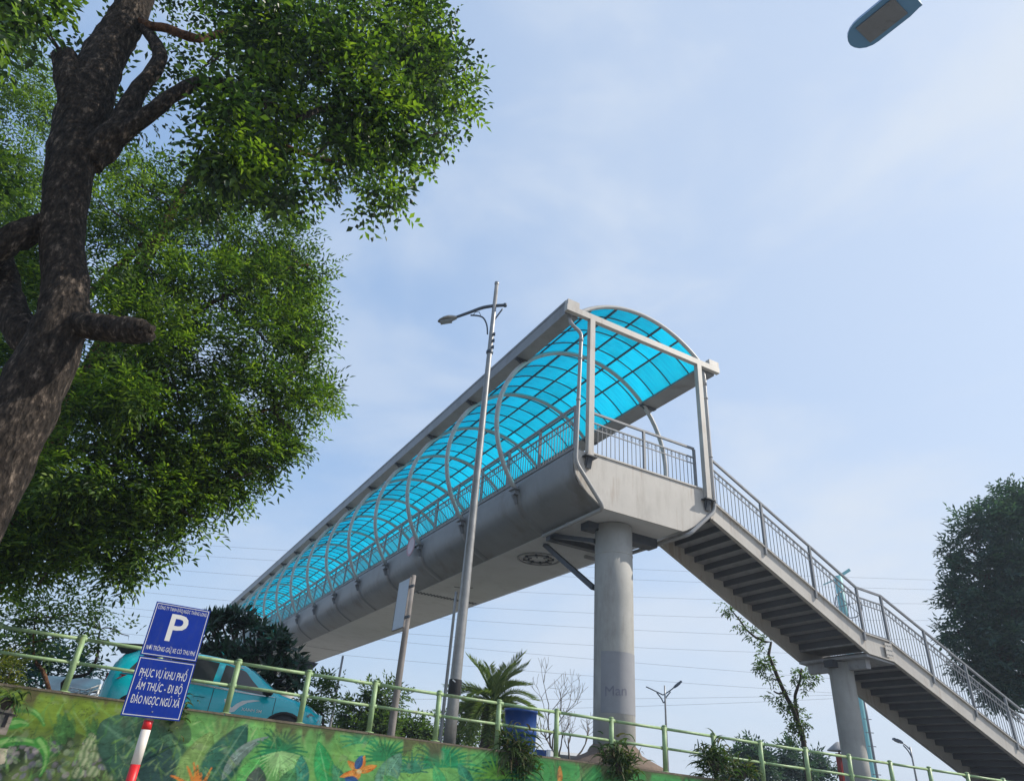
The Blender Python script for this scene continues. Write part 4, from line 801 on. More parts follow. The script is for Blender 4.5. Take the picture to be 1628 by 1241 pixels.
# right-hand tree beyond the stair
D_ = [(1556, 832, 44), (1596, 806, 44), (1636, 800, 50), (1530, 862, 30), (1570, 900, 56), (1514, 892, 17), (1505, 886, 9), (1625, 900, 66), (1548, 950, 42), (1600, 980, 70), (1524, 936, 22), (1512, 946, 11), (1516, 992, 20), (1504, 994, 9), (1562, 1026, 46), (1524, 1040, 20), (1620, 1056, 50), (1588, 1078, 26), (1556, 1062, 20), (1570, 1080, 18), (1680, 940, 90), (1720, 880, 90), (1690, 1040, 70), (1770, 980, 100), (1660, 800, 50), (1610, 1094, 16)]
bl = px_blobs([(q[0]+6, q[1]+12, q[2]*.9, 30) for q in D_]); bl = [(c, r, k*1.0) for c, r, k in bl]
simple_tree('broadleaf_tree', 'dense dark blue-green tree with layered foliage at the right edge beyond the stair', 'tree', gpt(1690, 30), bl, M_leafD, 420, .27, .10, trunk=[gpt(1690, 30), at(1692, 1100, 30), at(1680, 1020, 30), at(1650, 940, 30.3), at(1640, 870, 30.5)], pinn=7, sprig=.6, droop=.15)
# left shrubs and small trees behind the rail
C_ = [(20, 985, 40), (70, 975, 40), (120, 975, 34), (40, 1010, 36), (95, 1010, 40), (10, 1035, 30)]
pt = gpt(78, 14.6); tk = [pt+Vector((0, 0, -.2)), at(72, 1075, 14.6), at(56, 1050, 14.6), at(53, 1010, 14.6), at(60, 960, 14.6)]
simple_tree('small_tree', 'small tree with reddish brown bent trunk behind the railing at the far left', 'tree', pt, px_blobs([q+(14.6, .85) for q in C_]), M_leafE, 150, .11, .05, trunk=tk, bark_=M_barkred, pinn=5, sprig=.3)
C2 = [(150, 985, 36), (185, 1005, 24), (205, 1010, 13), (130, 1005, 30), (165, 1020, 24), (120, 985, 26), (140, 970, 22)]
pt = gpt(90, 15.6); tk = [pt, at(100, 1085, 15.6), at(140, 1070, 15.6), at(155, 1040, 15.6), at(160, 1000, 15.6), at(185, 1000, 15.6)]
simple_tree('small_tree', 'sparse spreading small tree left of the parking sign, its open twigs against the sky', 'tree', pt, px_blobs([q+(15.6, .5) for q in C2]), M_leafE, 140, .10, .055, trunk=tk, pinn=5, sprig=.28)
simple_tree('hedge_bush', 'dark bushy undergrowth behind the small trees at the left end of the railing', 'bush', gpt(50, 19), px_blobs([(10, 1060, 40, 19), (60, 1050, 40, 19), (110, 1050, 34, 19), (40, 1090, 40, 19), (100, 1085, 36, 19), (150, 1070, 24, 19, .6), (-40, 1060, 50, 19)]), M_leafD, 150, .17, .07)
simple_tree('yellow_bush', 'yellow-green bush leaning over the mural wall at the far left', 'bush', fence(on_fence(-8, 1100)[0], .35, -KERB), px_blobs([(2, 1068, 26, 12.2), (22, 1082, 17, 12.2), (-20, 1085, 34, 12.1), (10, 1096, 17, 12.1), (32, 1096, 8, 12.1)]), M_leafY, 230, .085, .03, pinn=7, sprig=.2)
# glossy long-leaved tree at the far end of the bridge: rosettes
PLM = [(338, 984, 18), (322, 1000, 16), (362, 980, 18), (352, 990, 18), (385, 982, 20), (412, 996, 20), (440, 1012, 18), (330, 985, 14), (335, 1000, 22), (372, 990, 28), (398, 1005, 32), (430, 1022, 30), (456, 1036, 26), (350, 1035, 34), (395, 1050, 40), (440, 1066, 36), (470, 1060, 22), (478, 1082, 20), (330, 1045, 26), (420, 1092, 28), (462, 1092, 20), (360, 1062, 30), (318, 1028, 16)]
bl = px_blobs([q+(19.,) for q in PLM]); pt = gpt(412, 19., 1150); T = empty('frangipani_tree', pt, 'dark glossy long-leaved tree in front of the far end of the footbridge', 'tree')
m = MB(); cen = at(405, 1060, 19.); src = []
for c, r, k in bl:
    c = Vector(c); mid = (pt.lerp(cen, .6)).lerp(c, .45)+Vector((0, 0, -.1)); m.tube([pt-pt+Vector((random.uniform(-.05, .05), 0, 0)), pt.lerp(cen, .55)-pt, mid-pt, c-pt], [.09, .07, .045, .025], 7)
m.build('trunk', M_twig, T); B, D, Nn = [], [], []
for c, r, k in bl:
    for _ in range(int(11*k*(50/28)**2*.9)+3):
        u = unit(1)[0]; u[2] = abs(u[2])*.8-.2; tip = np.array(c)+u*np.array(r)*rng.uniform(.35, 1.0); ax = u+np.array([0, 0, .5]); ax /= np.linalg.norm(ax)
        for j in range(13):
            w_ = unit(1)[0]; d = w_-ax*(w_ @ ax); d = d/np.linalg.norm(d)+ax*rng.uniform(.1, .9); d[2] -= .15; d /= np.linalg.norm(d); B.append(tip+d*.03); D.append(d); Nn.append(ax+.2*unit(1)[0])
B, D, Nn = np.array(B), np.array(D), np.array(Nn); tag(leaf_mesh('crown', B-np.array(pt), D, Nn, .30*rng.uniform(.7, 1.2, len(B)), .085*rng.uniform(.8, 1.2, len(B)), M_leafP, T, .12, -.06), kind='stuff')
# trees on the far side of the road
for nm_, lb, gp, lst, Y, lf, dn in [
  ('roadside_tree', 'loose green roadside tree beside the front of the teal taxi', gpt(505, 24), [(500, 1100, 24), (520, 1080, 14), (495, 1130, 26), (515, 1120, 20), (488, 1155, 24), (540, 1090, 9, .4)], 24, M_leafE, .55),
  ('roadside_tree', 'rounded green roadside tree behind the old sign pole', gpt(590, 34), [(580, 1140, 32), (615, 1110, 26), (605, 1140, 30), (560, 1128, 18), (570, 1165, 34), (610, 1168, 30), (640, 1110, 10, .4), (590, 1100, 14)], 34, M_leafE, .8),
  ('roadside_tree', 'low green roadside tree between the old sign pole and the street lamp', gpt(655, 36), [(650, 1160, 22), (672, 1168, 20), (690, 1165, 10), (640, 1175, 22), (660, 1180, 24), (700, 1172, 8)], 36, M_leafE, .8),
  ('roadside_tree', 'leafy roadside tree at the foot of the date palm, right of the street lamp', gpt(742, 38), [(735, 1165, 22), (752, 1172, 24), (700, 1150, 12), (708, 1172, 20), (760, 1140, 12), (745, 1130, 18)], 38, M_leafE, .75),
  ('distant_tree', 'pointed grey-green distant tree seen through the railing left of the slender tree', gpt(1190, 46), [(1178, 1205, 18), (1192, 1190, 11), (1195, 1215, 24), (1165, 1225, 18), (1210, 1220, 20)], 46, M_leafD, .8),
  ('distant_tree', 'grey-green distant tree seen through the railing behind the slender tree', gpt(1252, 48), [(1240, 1208, 16), (1254, 1195, 10), (1262, 1212, 22), (1238, 1225, 24), (1278, 1222, 18)], 48, M_leafD, .8),
  ('distant_tree', 'small grey-green distant tree seen between the slender tree and the stair pillar', gpt(1296, 50), [(1294, 1210, 12), (1300, 1224, 18), (1312, 1228, 14)], 50, M_leafD, .8)]:
    bl = px_blobs([(q[0], q[1], q[2], Y, (q[3] if len(q) > 3 else 1.)*dn) for q in lst]); simple_tree(nm_, lb, 'tree', gp, bl, lf, 1500*(.6 if lf is M_leafE else .9), .0062*Y, .0030*Y, pinn=5, sprig=.012*Y, droop=.1)
# slender pruned tree by the stair
pt = gpt(1285, 24.); T = empty('slender_tree', pt, 'slender dark pruned tree with leafy tufts leaning left below the stair', 'tree'); off_ = pt; YS_ = 24.
pts_ = [(1284, 1225, YS_, 13), (1279, 1190, YS_, 11.5), (1275, 1165, YS_, 11), (1262, 1130, YS_, 10), (1247, 1100, YS_, 9), (1236, 1075, YS_, 8), (1225, 1048, YS_, 7), (1222, 1040, YS_, 6.5), (1226, 1020, YS_, 5), (1218, 1020, YS_, 5), (1200, 1012, YS_, 4.5), (1186, 1000, YS_, 4), (1176, 985, YS_, 3.5), (1160, 966, YS_, 3)]
m = MB(); Pq, Rq = px_path(pts_); m.tube([p-pt for p in [Vector((pt.x, pt.y, pt.z-.2))]+Pq], [q_*.78 for q_ in [Rq[0]*1.2]+Rq], 8, wob=.25); m.build('trunk', M_twig, T)
for lst in ([(1268, 1140, YS_, 7), (1264, 1110, YS_, 6), (1266, 1098, YS_, 5.5), (1272, 1080, YS_, 4.5), (1274, 1062, YS_, 3)], [(1247, 1100, YS_, 5), (1238, 1102, YS_, 3.5), (1230, 1098, YS_, 2.5)], [(1279, 1172, YS_, 5), (1266, 1162, YS_, 3), (1262, 1168, YS_, 2)], [(1240, 1082, YS_, 4), (1228, 1078, YS_, 2.5)]):
    m = MB(); limb(m, lst, 7, .1); m.build('branch', M_twig, T)
bl = px_blobs([(x, y, r, YS_, k) for x, y, r, k in [(1152, 962, 9, 1.2), (1162, 972, 8, 1.2), (1178, 992, 9, 1), (1188, 1004, 8, .9), (1204, 1010, 9, .8), (1212, 1042, 13, 1), (1210, 1056, 12, 1), (1224, 1066, 8, .8), (1226, 1080, 8, 1), (1234, 1104, 11, 1), (1250, 1112, 10, .9), (1256, 1126, 12, .9), (1264, 1142, 14, .9), (1276, 1148, 11, .9), (1275, 1160, 8, .8), (1262, 1168, 8, 1), (1272, 1072, 14, 1), (1284, 1068, 12, 1), (1294, 1078, 7, 1), (1276, 1084, 9, .8), (1216, 1000, 7, .5)]])
B, D, Nn = blob_leaves(bl, 420, .1, 5, .20, .6); tag(leaf_mesh('crown', B-np.array(pt), D, Nn, .15*rng.uniform(.7, 1.2, len(B)), .052*rng.uniform(.8, 1.2, len(B)), M_leafE, T, .15, .08), kind='stuff')
# bare tree by the pillar
def bare(label, lst, gp, Y):
    T = empty('bare_tree', gp, label, 'tree'); m = MB()
    def grow(p, d, L_, r, lvl):
        n_ = 4; pts = [p]; q = p.copy()
        for i in range(n_): d = (d+Vector(unit(1)[0])*.22+Vector((0, 0, .06))).normalized(); q = q+d*L_/n_; pts.append(q.copy())
        m.tube([a-gp for a in pts], [max(.0045, r*(1-.55*i/n_)) for i in range(n_+1)], 5 if lvl else 8, wob=.05)
        if lvl < 4:
            for i in range(3 if lvl < 3 else 2):
                e = (d+Vector(unit(1)[0])*.75+Vector((0, 0, .15))).normalized(); grow(pts[random.choice((2, 3, 4))], e, L_*random.uniform(.5, .75), r*.5, lvl+1)
    for x, y, x2, y2, r in lst:
        a, b_ = at(x, y, Y), at(x2, y2, Y); grow(a, (b_-a).normalized(), (b_-a).length, r*.62*depth(a)/F, 1)
    m.tube([Vector((0, 0, -.1)), at(lst[0][0], lst[0][1], Y)-gp], [.06, .04], 7); m.build('trunk', pm('grey_twig', (.15, .13, .115), .9), T)
gp = gpt(893, 22); bare('leafless twiggy tree behind the blue drum, left of the round pillar', [(893, 1212, 868, 1170, 3.2), (875, 1186, 862, 1120, 2.4), (888, 1206, 896, 1165, 2.6), (878, 1190, 880, 1130, 2.2), (868, 1176, 900, 1120, 1.8)], gp, 22)
gp = gpt(912, 21.5); bare('small leafless pruned tree close to the left of the pillar base', [(910, 1212, 938, 1168, 3), (905, 1212, 898, 1172, 3)], gp, 21.5)
# date palm
def palm(label, x, y, Y, R_, gp):
    c = at(x, y, Y); T = empty('date_palm', gp, label, 'palm tree'); m = MB(); Pq = [gp+Vector((0, 0, -.1)), gp.lerp(c, .5)+Vector((-.04, 0, 0)), c]; Pq, Rq = smooth(Pq, [.30, .27, .30], 6); m.tube([p-gp for p in Pq], Rq, 12, wob=.25); m.build('trunk', M_twig, T)
    for k in range(46):
        an = k*2.399; el = (random.uniform(-.35, 1.35)); Lf = R_*random.uniform(.8, 1.05); d = Vector((math.cos(an)*math.cos(el), math.sin(an)*math.cos(el), math.sin(el))); p = c-gp; pts = [p.copy()]; B, D, Nn = [], [], []
        for i in range(12):
            d = (d+Vector((0, 0, -.075-.05*math.cos(el)))).normalized(); p = p+d*Lf/12; pts.append(p.copy()); s_ = d.cross(Vector((0, 0, 1))).normalized(); n_ = s_.cross(d)
            if i > 1:
                for j in range(5):
                    for sg in (-1, 1): q = p-d*Lf/12*j/5; dd = (d*.75+s_*sg*.75+n_*.45+Vector(unit(1)[0])*.12).normalized(); B.append(q); D.append(dd); Nn.append(n_+s_*sg*.4)
        r = MB(); r.tube(pts, [.03*(1-.8*i/12) for i in range(13)], 4); fr = r.build('frond', M_leafPalm, T)
        tag(leaf_mesh('leaflet', np.array(B), np.array(D), np.array(Nn), R_*.20*rng.uniform(.8, 1.1, len(B)), R_*.018, M_leafPalm, fr, .1, .03), kind='stuff')
palm('date palm with arching feathery fronds beyond the railing, right of the street lamp', 783, 1118, 25., 1.75, gpt(776, 25.))

# strap-leaved plants tied to the rail, each a clump
def strap(label, x, y, w, hgt, n, ln, off=-.10, name='hanging_plant'):
    s_, h_ = on_fence(x, y, off); c0 = fence(s_, off, h_); T = empty(name, fence(s_, off, 0), label, 'plant'); b0 = fence(s_, off, 0); mbs = MB(); V = []
    q = MB(); q.lathe([(.0, -.14), (.09, -.12), (.12, -.02), (.10, .05), (.0, .07)], tuple(c0-b0), 9); q.build('root_clump', M_twig, T)
    for i in range(n):
        o = Vector((rng.normal()*w*FH[0], rng.normal()*w*.6*FH[1], rng.normal()*hgt)); p = c0-b0+o; d = Vector(unit(1)[0]); d.z = abs(d.z)*.9+.1; d.normalize(); L_ = ln*random.uniform(.5, 1.2); wd = .030*random.uniform(.6, 1.3); side = d.cross(Vector(unit(1)[0])).normalized(); k = len(mbs.v); ns_ = 5
        for j in range(ns_+1):
            ww = wd*math.sin(PI*min(.97, .25+.75*j/ns_))*.5+.002; mbs.v.append(tuple(p+side*ww)); mbs.v.append(tuple(p-side*ww))
            p = p+d*L_/ns_; d = (d+Vector((0, 0, -.32-.1*random.random()))).normalized()
        for j in range(ns_): mbs.face((k+2*j, k+2*j+1, k+2*j+3, k+2*j+2), True)
    tag(mbs.build('leaf', M_leafS, T, fix=False), kind='stuff')
strap('tangled strap-leaved plant on the rail before the blue drum, dry leaves hanging', 818, 1206, .19, .22, 560, .40)
strap('bushy strap-leaved plant on the rail in front of the round bridge pillar', 982, 1218, .19, .18, 560, .36)
strap('spiky strap-leaved plant growing over the rail right of the bridge pillar', 1136, 1214, .19, .17, 430, .36)
strap('low strap-leaved plant on the coping just right of the spiky one over the rail', 1178, 1226, .18, .09, 240, .28)
strap('thin climbing plant growing over the coping just right of the parking sign', 280, 1122, .10, .16, 200, .20, off=-.16)
strap('broad-leaved plant drooping over the coping under the yellow bush', 14, 1114, .14, .05, 70, .50, off=-.05)
# ================================================================== STREET FURNITURE
def roadz(p): return upper(float((np.array(p)-F0) @ FH), float((np.array(p)-F0) @ FN))[2]
# tall lamp
lb_ = Vector((-.65, 14.72, 0)); lb_.z = roadz(lb_); top = 11.72+EYE
LAMP = empty('street_lamp', lb_, 'tall galvanised street lamp with one curved dark arm, in front of the footbridge', 'street lamp')
H_ = top-lb_.z; m = MB(); m.tube([(0, 0, H_*i/10) for i in range(11)], [.128-.075*i/10 for i in range(11)], 10); m.lathe([(.05, H_), (.062, H_+.02), (.06, H_+.09), (.0, H_+.13)], n=10, caps=False); m.build('pole', M_galv, LAMP)
m = MB(); m.box((-.26, -.26, 0), (.26, .26, .03)); m.build('base_plate', M_galv, LAMP)
def lpx(x, y): return at(x, y, 14.72)-lb_
m = MB(); Pq, Rq = smooth([lpx(720, 506), lpx(748, 496), lpx(766, 489.5), lpx(782, 486.5), lpx(803, 485)], [.036, .042, .046, .046, .042], 5); m.tube(Pq, Rq, 8); m.lathe([(.05, -.04), (.05, .04)], tuple(lpx(803, 485)), 8); arm_ = m.build('arm', M_arm, LAMP)
for lst in ([(775, 531), (774, 517), (769, 506), (761, 502), (748, 501)], [(781, 524), (785, 511), (790, 503), (799, 491)]):
    m = MB(); Pq, Rq = smooth([lpx(*q) for q in lst], [.022]*len(lst), 4); m.tube(Pq, Rq, 6); m.build('scroll_bracket', M_arm, LAMP)
m = MB(); m.tube([lpx(752, 501), lpx(756, 496), lpx(762, 496), lpx(764, 501)], .010, 5); m.build('scroll_hook', M_arm, LAMP)
a_, b_ = lpx(696, 511), lpx(726, 505); ax = (b_-a_); Lh = ax.length; ax.normalize(); sd = Vector((0, 1, 0)); upv = sd.cross(ax)*-1
if upv.z < 0: upv = -upv
hd = MB(); secs = [(0, .03, .02), (.12, .10, .045), (.35, .15, .075), (.6, .15, .09), (.8, .10, .085), (1, .055, .055)]; rings = []
for t_, w_, h_ in secs:
    c_ = a_+ax*Lh*t_; rings.append([c_+sd*w_*math.cos(k*PI/4)+upv*h_*(math.sin(k*PI/4) if math.sin(k*PI/4) > 0 else .55*math.sin(k*PI/4)) for k in range(8)])
for i in range(len(rings)-1):
    for k in range(8): hd.add([rings[i][k], rings[i][(k+1) % 8], rings[i+1][(k+1) % 8], rings[i+1][k]], [(0, 1, 2, 3)])
hd.add(rings[0], [tuple(range(8))]); hd.add(rings[-1], [tuple(range(8))[::-1]]); ho = hd.build('lamp_head', M_galv, LAMP)
m = MB(); q0 = a_+ax*Lh*.12-upv*.05; q1 = a_+ax*Lh*.72-upv*.068; m.bar(q0, q1, .17, .025, side=upv); m.build('lens', M_lens, ho)
m = MB()
for z_ in (9.55, 9.75, 9.95): m.box((.04, -.10, z_), (.10, -.04, z_+.07))
o = m.build('cable_clip', M_arm, LAMP); o.location = (0, 0, lpx(779, 545).z-9.75)
m = MB(); zz = lpx(776, 562).z; m.lathe([(.085, zz), (.092, zz+.02), (.092, zz+.07), (.085, zz+.09)], n=10, caps=False); m.build('collar', M_arm, LAMP)
m = MB(); zz = lpx(724, 1092).z; m.lathe([(.129, zz-.14), (.131, zz-.13), (.129, zz+.14)], n=10, caps=False); o = m.build('black_tape', M_black, LAMP)
m = MB(); m.bar(lpx(726, 1085)+Vector((-.02, -.135, 0)), lpx(720, 1081)+Vector((0, -.135, 0)), .012, .02); m.build('tape_tie', M_white, LAMP)
def pole(name, label, cat, x, yb, yt, Y, r0, r1, mat, group=None):
    p = at(x, yb, Y); b0 = Vector((p.x, p.y, roadz(p))); zs = [z/50 for z in range(int(b0.z*50), int((b0.z+26)*50))]
    def py(z): d = np.array([b0.x, b0.y, z])-EYEP; return CY-F*(d @ up)/(d @ fwd)
    zt = min(zs, key=lambda z: abs(py(z)-yt)); T = empty(name, b0, label, cat, 0, group); m = MB(); h = zt-b0.z; m.tube([(0, 0, h*i/6) for i in range(7)], [r0+(r1-r0)*i/6 for i in range(7)], 10); m.build('pole', mat, T); return T, b0, h
pole('metal_pole', 'thin pale metal pole just left of the street lamp foot', 'pole', 699, 1182, 940, 18.0, .045, .036, M_galv)
# leaning old sign pole
SP, b0, h = pole('road_sign', 'weathered round pole carrying a narrow pale board seen almost edge-on', 'road sign', 621, 1170, 914, 14.35, .075, .056, M_oldpole)
m = MB(); m.box((-.30, -.012, -.48), (.30, .012, .48)); bd = m.build('sign_board', pm('pale_blue_board', (.50, .56, .66), .4, var=.06, scale=2), SP); cpx = at(638.5, 960, 14.30); bd.location = cpx-b0; bd.rotation_euler = (0, 0, math.radians(-62))
m = MB(); m.box((-.31, -.016, -.49), (-.295, .016, .49)); m.box((.295, -.016, -.49), (.31, .016, .49)); m.box((-.295, -.016, .48), (.295, .016, .492)); m.box((-.295, -.016, -.492), (.295, .016, -.48)); m.build('board_frame', M_oldpole, bd)
m = MB()
for z_ in (-.3, .3): m.bar((.28, 0, z_), (.46, .03, z_), .03, .05)
m.build('board_clamp', M_dark, bd)
# parking sign
pc = Vector((-3.622, 8.36, .952+EYE)); yaw = .536
PK = empty('parking_sign', (pc.x, pc.y, .004 if False else 0), 'blue parking sign with two lettered panels on a red and white banded post', 'parking sign', yaw)
zc = pc.z; hw = .30
def band(z0, z1, mat, nm): q = MB(); q.lathe([(.049, z0), (.049, z1)], (0, .06, 0), 20); return q.build(nm, mat, PK)
zb_, zk = zc-.595, 0.
edges_ = [zc+.4, zb_-.02, zb_-.11, zb_-.44, zb_-.90, zb_-1.26, zb_-1.6, 0]
for i in range(len(edges_)-1): band(edges_[i+1]+.0, edges_[i]-.0005, [M_galv, M_red, M_bandwhite, M_red, M_bandwhite, M_red, M_bandwhite][i], 'post_band')
for z0, z1, nm in ((zc+.018, zc+.595, 'upper_panel'), (zc-.595, zc+.004, 'lower_panel')):
    q = MB(); q.box((-hw, -.008, z0), (hw, .004, z1)); pn = q.build(nm, M_blue_sign, PK); bv = pn.modifiers.new('b', 'BEVEL'); bv.width = .002; bv.segments = 2
    q = MB(); q.box((-hw+.02, .0045, (z0+z1)/2-.02), (hw-.02, .022, (z0+z1)/2+.02)); q.build('panel_stiffener', M_galv, pn)
    q = MB(); i_ = .013; w_ = .007
    for x0, x1, y0, y1 in ((-hw+i_, hw-i_, z0+i_, z0+i_+w_), (-hw+i_, hw-i_, z1-i_-w_, z1-i_), (-hw+i_, -hw+i_+w_, z0+i_+w_, z1-i_-w_), (hw-i_-w_, hw-i_, z0+i_+w_, z1-i_-w_)): q.add([(x0, -.0087, y0), (x1, -.0087, y0), (x1, -.0087, y1), (x0, -.0087, y1)], [(0, 1, 2, 3)])
    q.build('border_line', M_silver, pn, fix=False)
    for zz_ in ((z0+z1)/2-.235, (z0+z1)/2+.205):
        q = MB(); q.tube([(.0, -.0082, zz_), (.0, -.013, zz_)], .008, 8); q.build('bolt', M_galv, pn)
    if nm == 'upper_panel': lines = [('CÔNG TY TNHH ĐẢO NGỌC THĂNG LONG', .535, .040, zc+.535, .0), ('P', .20, .305, zc+.325, .012), ('NƠI TRÔNG GIỮ XE CÓ THU PHÍ', .52, .050, zc+.10, .0)]
    else: lines = [('PHỤC VỤ KHU PHỐ', .49, .086, zc-.16, .0), ('ẨM THỰC - ĐI BỘ', .47, .084, zc-.295, .0), ('ĐẢO NGỌC NGŨ XÃ', .50, .084, zc-.43, .0)]
    for body, wd, ht, z_, bo in lines:
        me_ = text_fit(body, wd, ht, bo); me_.materials.append(M_silver)
        for v in me_.vertices: v.co = (v.co.x, -.0088, v.co.y+z_)
        link('lettering', me_, pn)
# blue drum behind the rail
s_, h_ = on_fence(825, 1190, 1.0); bp0 = fence(s_, 1.0, -KERB)
BD = empty('blue_drum', bp0, 'big blue plastic drum standing behind the green railing left of the pillar', 'drum')
q = MB(); hB = at(825, 1127, bp0.y).z-bp0.z; r_ = .335
q.lathe([(r_-.03, 0), (r_, .03), (r_, hB*.30), (r_+.012, hB*.32), (r_+.012, hB*.36), (r_, hB*.38), (r_, hB*.62), (r_+.012, hB*.64), (r_+.012, hB*.68), (r_, hB*.7), (r_, hB-.07), (r_+.018, hB-.06), (r_+.018, hB), (r_-.02, hB), (r_-.02, hB-.05), (0, hB-.05)], n=36); q.build('drum_body', M_barrel, BD)
q = MB(); q.lathe([(.05, hB-.05), (.05, hB-.01), (.0, hB-.008)], (.15, .1, 0), 12); q.build('bung', M_black, BD)
# flower pot and small things by the drum
s_, h_ = on_fence(848, 1203, .45); fp = fence(s_, .45, -KERB); fp.z = at(848, 1206, fp.y).z-.16
q = MB(); q.lathe([(.06, 0), (.085, .14), (.095, .145), (.095, .17), (.075, .17), (.07, .12), (0, .12)], n=16); FPt = q.build('flower_pot', pm('terracotta', (.34, .15, .08), .8, var=.15)); FPt.location = fp; tag(FPt, 'small terracotta flower pot on the ledge by the blue drum', 'flower pot')
q = MB(); zz = fp.z-fence(s_, .45, -KERB).z; q.box((-.13, -.12, -zz), (.13, .12, -.002)); bk = q.build('plinth_block', M_conc); bk.location = fp; tag(bk, 'concrete block under the terracotta pot behind the railing', 'block')
p = at(866, 1198, 20.5); p.z = roadz(p); hC = at(866, 1191, 20.5).z-p.z
CT = empty('vendor_cart', p, 'small blue cart with a white rail frame behind the railing right of the drum', 'cart'); q = MB(); q.box((-.24, -.3, .25), (.02, .3, hC-.02)); q.build('cart_box', pm('cart_blue', (.03, .10, .33), .5), CT); q = MB()
for x in (.05, .28): q.box((x-.012, -.3, .25), (x+.012, -.276, hC))
for k in range(4): q.bar((.02, -.288, .4+k*(hC-.42)/3), (.29, -.288, .4+k*(hC-.42)/3), .018, .018)
q.build('cart_rail', M_white, CT); q = MB()
for x in (-.2, .24):
    q = MB(); q.tube([(x, -.33, .14), (x, -.29, .14)], .14, 14); q.build('wheel', M_black, CT)
# white van far off
p = at(903, 1204, 60); p.z = roadz(p); VN = empty('white_van', p, 'small white van far away behind the bare twigs left of the pillar', 'van', .4); hV = max(1.9, at(903, 1196, 60).z-p.z)
q = MB(); q.prism([(-2, .35), (2, .35), (2, 1.1), (1.6, 1.2), (1.15, hV), (-2, hV)], lambda p_, y: (p_[0], y, p_[1]), -.85, .85); q.build('body', M_white, VN)
q = MB(); q.prism([(-1.7, 1.2), (1.3, 1.2), (1.0, hV-.2), (-1.7, hV-.2)], lambda p_, y: (p_[0], y, p_[1]), -.857, -.852); q.build('side_window', M_glass, VN)
for x in (-1.2, 1.2):
    q = MB(); q.tube([(x, -.88, .33), (x, -.7, .33)], .33, 16); q.build('wheel', M_black, VN)
# far lamps
def far_lamp(label, Y, base_px, top_px, arms, r=.09):
    T, b0, h = pole('street_lamp', label, 'street lamp', base_px[0], base_px[1], top_px[1], Y, r, r*.5, M_galv, 'far street lamps')
    for lst, head in arms:
        q = MB(); Pq, Rq = smooth([at(x, y, Y)-b0 for x, y in lst], [r*.42]*len(lst), 4); q.tube(Pq, Rq, 6); q.build('arm', M_arm, T)
        if head:
            a, b_ = at(*head[0], Y)-b0, at(*head[1], Y)-b0; q = MB(); d = (b_-a).normalized(); L_ = (b_-a).length; cs = [(0, .5), (.2, 1), (.7, 1), (1, .6)]; hw_ = head[2]
            for i in range(3): q.bar(a+d*L_*cs[i][0], a+d*L_*cs[i+1][0], hw_*(cs[i][1]+cs[i+1][1])*1.2, hw_*(cs[i][1]+cs[i+1][1])*.55)
            q.build('lamp_head', M_arm, T)
far_lamp('distant double-armed street lamp to the right of the round bridge pillar', 45, (1062, 1233), (1054, 1089), [([(1054, 1104), (1064, 1098), (1074, 1090)], ((1072, 1092), (1083, 1082.5), .14)), ([(1054, 1104), (1044, 1099), (1034, 1094), (1027, 1091)], None), ([(1056, 1117), (1059, 1108), (1066, 1099)], None), ([(1055, 1117), (1051, 1109), (1044, 1100)], None)])
far_lamp('distant single-armed street lamp under the lower stair flight at the right', 48, (1457.5, 1241), (1446, 1186), [([(1447, 1191), (1440, 1184), (1432, 1179)], ((1434, 1180), (1420, 1173.5), .14)), ([(1450, 1204), (1444, 1193), (1436, 1184)], None)])
pole('metal_pole', 'thin pale metal pole rising right of the taxi bonnet among the roadside trees', 'pole', 524, 1158, 1042, 27, .055, .04, M_galv)
# lamp column outside the frame on the right whose arm reaches in
T, b0, h = pole('street_lamp', 'street lamp at the right edge whose thin dark arm reaches in behind the stair rail', 'street lamp', 1662, 1241, 1090, 34, .10, .06, M_arm)
q = MB(); q.tube([at(x, y, 34)-b0 for x, y in ((1646, 1113.5), (1628, 1116), (1600, 1118.5), (1570, 1122), (1543, 1124))], [.07, .065, .06, .05, .03], 6); q.build('arm', M_arm, T)
q = MB(); q.bar(at(1546, 1123.5, 34)-b0, at(1530, 1125, 34)-b0, .2, .09); q.build('lamp_head', M_arm, T)
# overhead lamp at the top right, its column outside the frame
zl = 7.6; A0_, A1_ = atz(1352, 72, zl), atz(1452, -8, zl); ax = (A1_-A0_); ax.z = 0; ax.normalize(); sd = Vector((-ax.y, ax.x, 0)); col_b = A0_+ax*2.6; col_b.z = .13
OL = empty('street_lamp', col_b, 'dark blue-grey street lamp head overhead at the top right, seen from underneath', 'street lamp'); LL = (A1_-A0_).length
q = MB(); nS = 14; wL = .162
outl = [(-.0+.10*(1-math.cos(PI*k/nS/1)) , 0) for k in range(2)]
def ow(t):  # half width of the head along its length
    return wL*math.sqrt(max(0, 1-((.17-t)/.17)**2)) if t < .17 else (wL if t < LL*.95 else wL*.9)
ts = [0, .008, .03, .07, .12, .17, .3, .45, LL*.8, LL*.95, LL]
top_ = []; bot_ = []
for t_ in ts:
    c_ = A0_+ax*t_-col_b; w_ = max(ow(t_), .01); top_.append([c_+sd*w_*.8+Vector((0, 0, .07)), c_-sd*w_*.8+Vector((0, 0, .07))]); bot_.append([c_+sd*w_, c_-sd*w_])
for i in range(len(ts)-1):
    q.add([bot_[i][0], bot_[i][1], bot_[i+1][1], bot_[i+1][0]], [(0, 1, 2, 3)]); q.add([top_[i][0], top_[i][1], top_[i+1][1], top_[i+1][0]], [(3, 2, 1, 0)])
    q.add([bot_[i][0], bot_[i+1][0], top_[i+1][0], top_[i][0]], [(0, 1, 2, 3)]); q.add([bot_[i][1], bot_[i+1][1], top_[i+1][1], top_[i][1]], [(3, 2, 1, 0)])
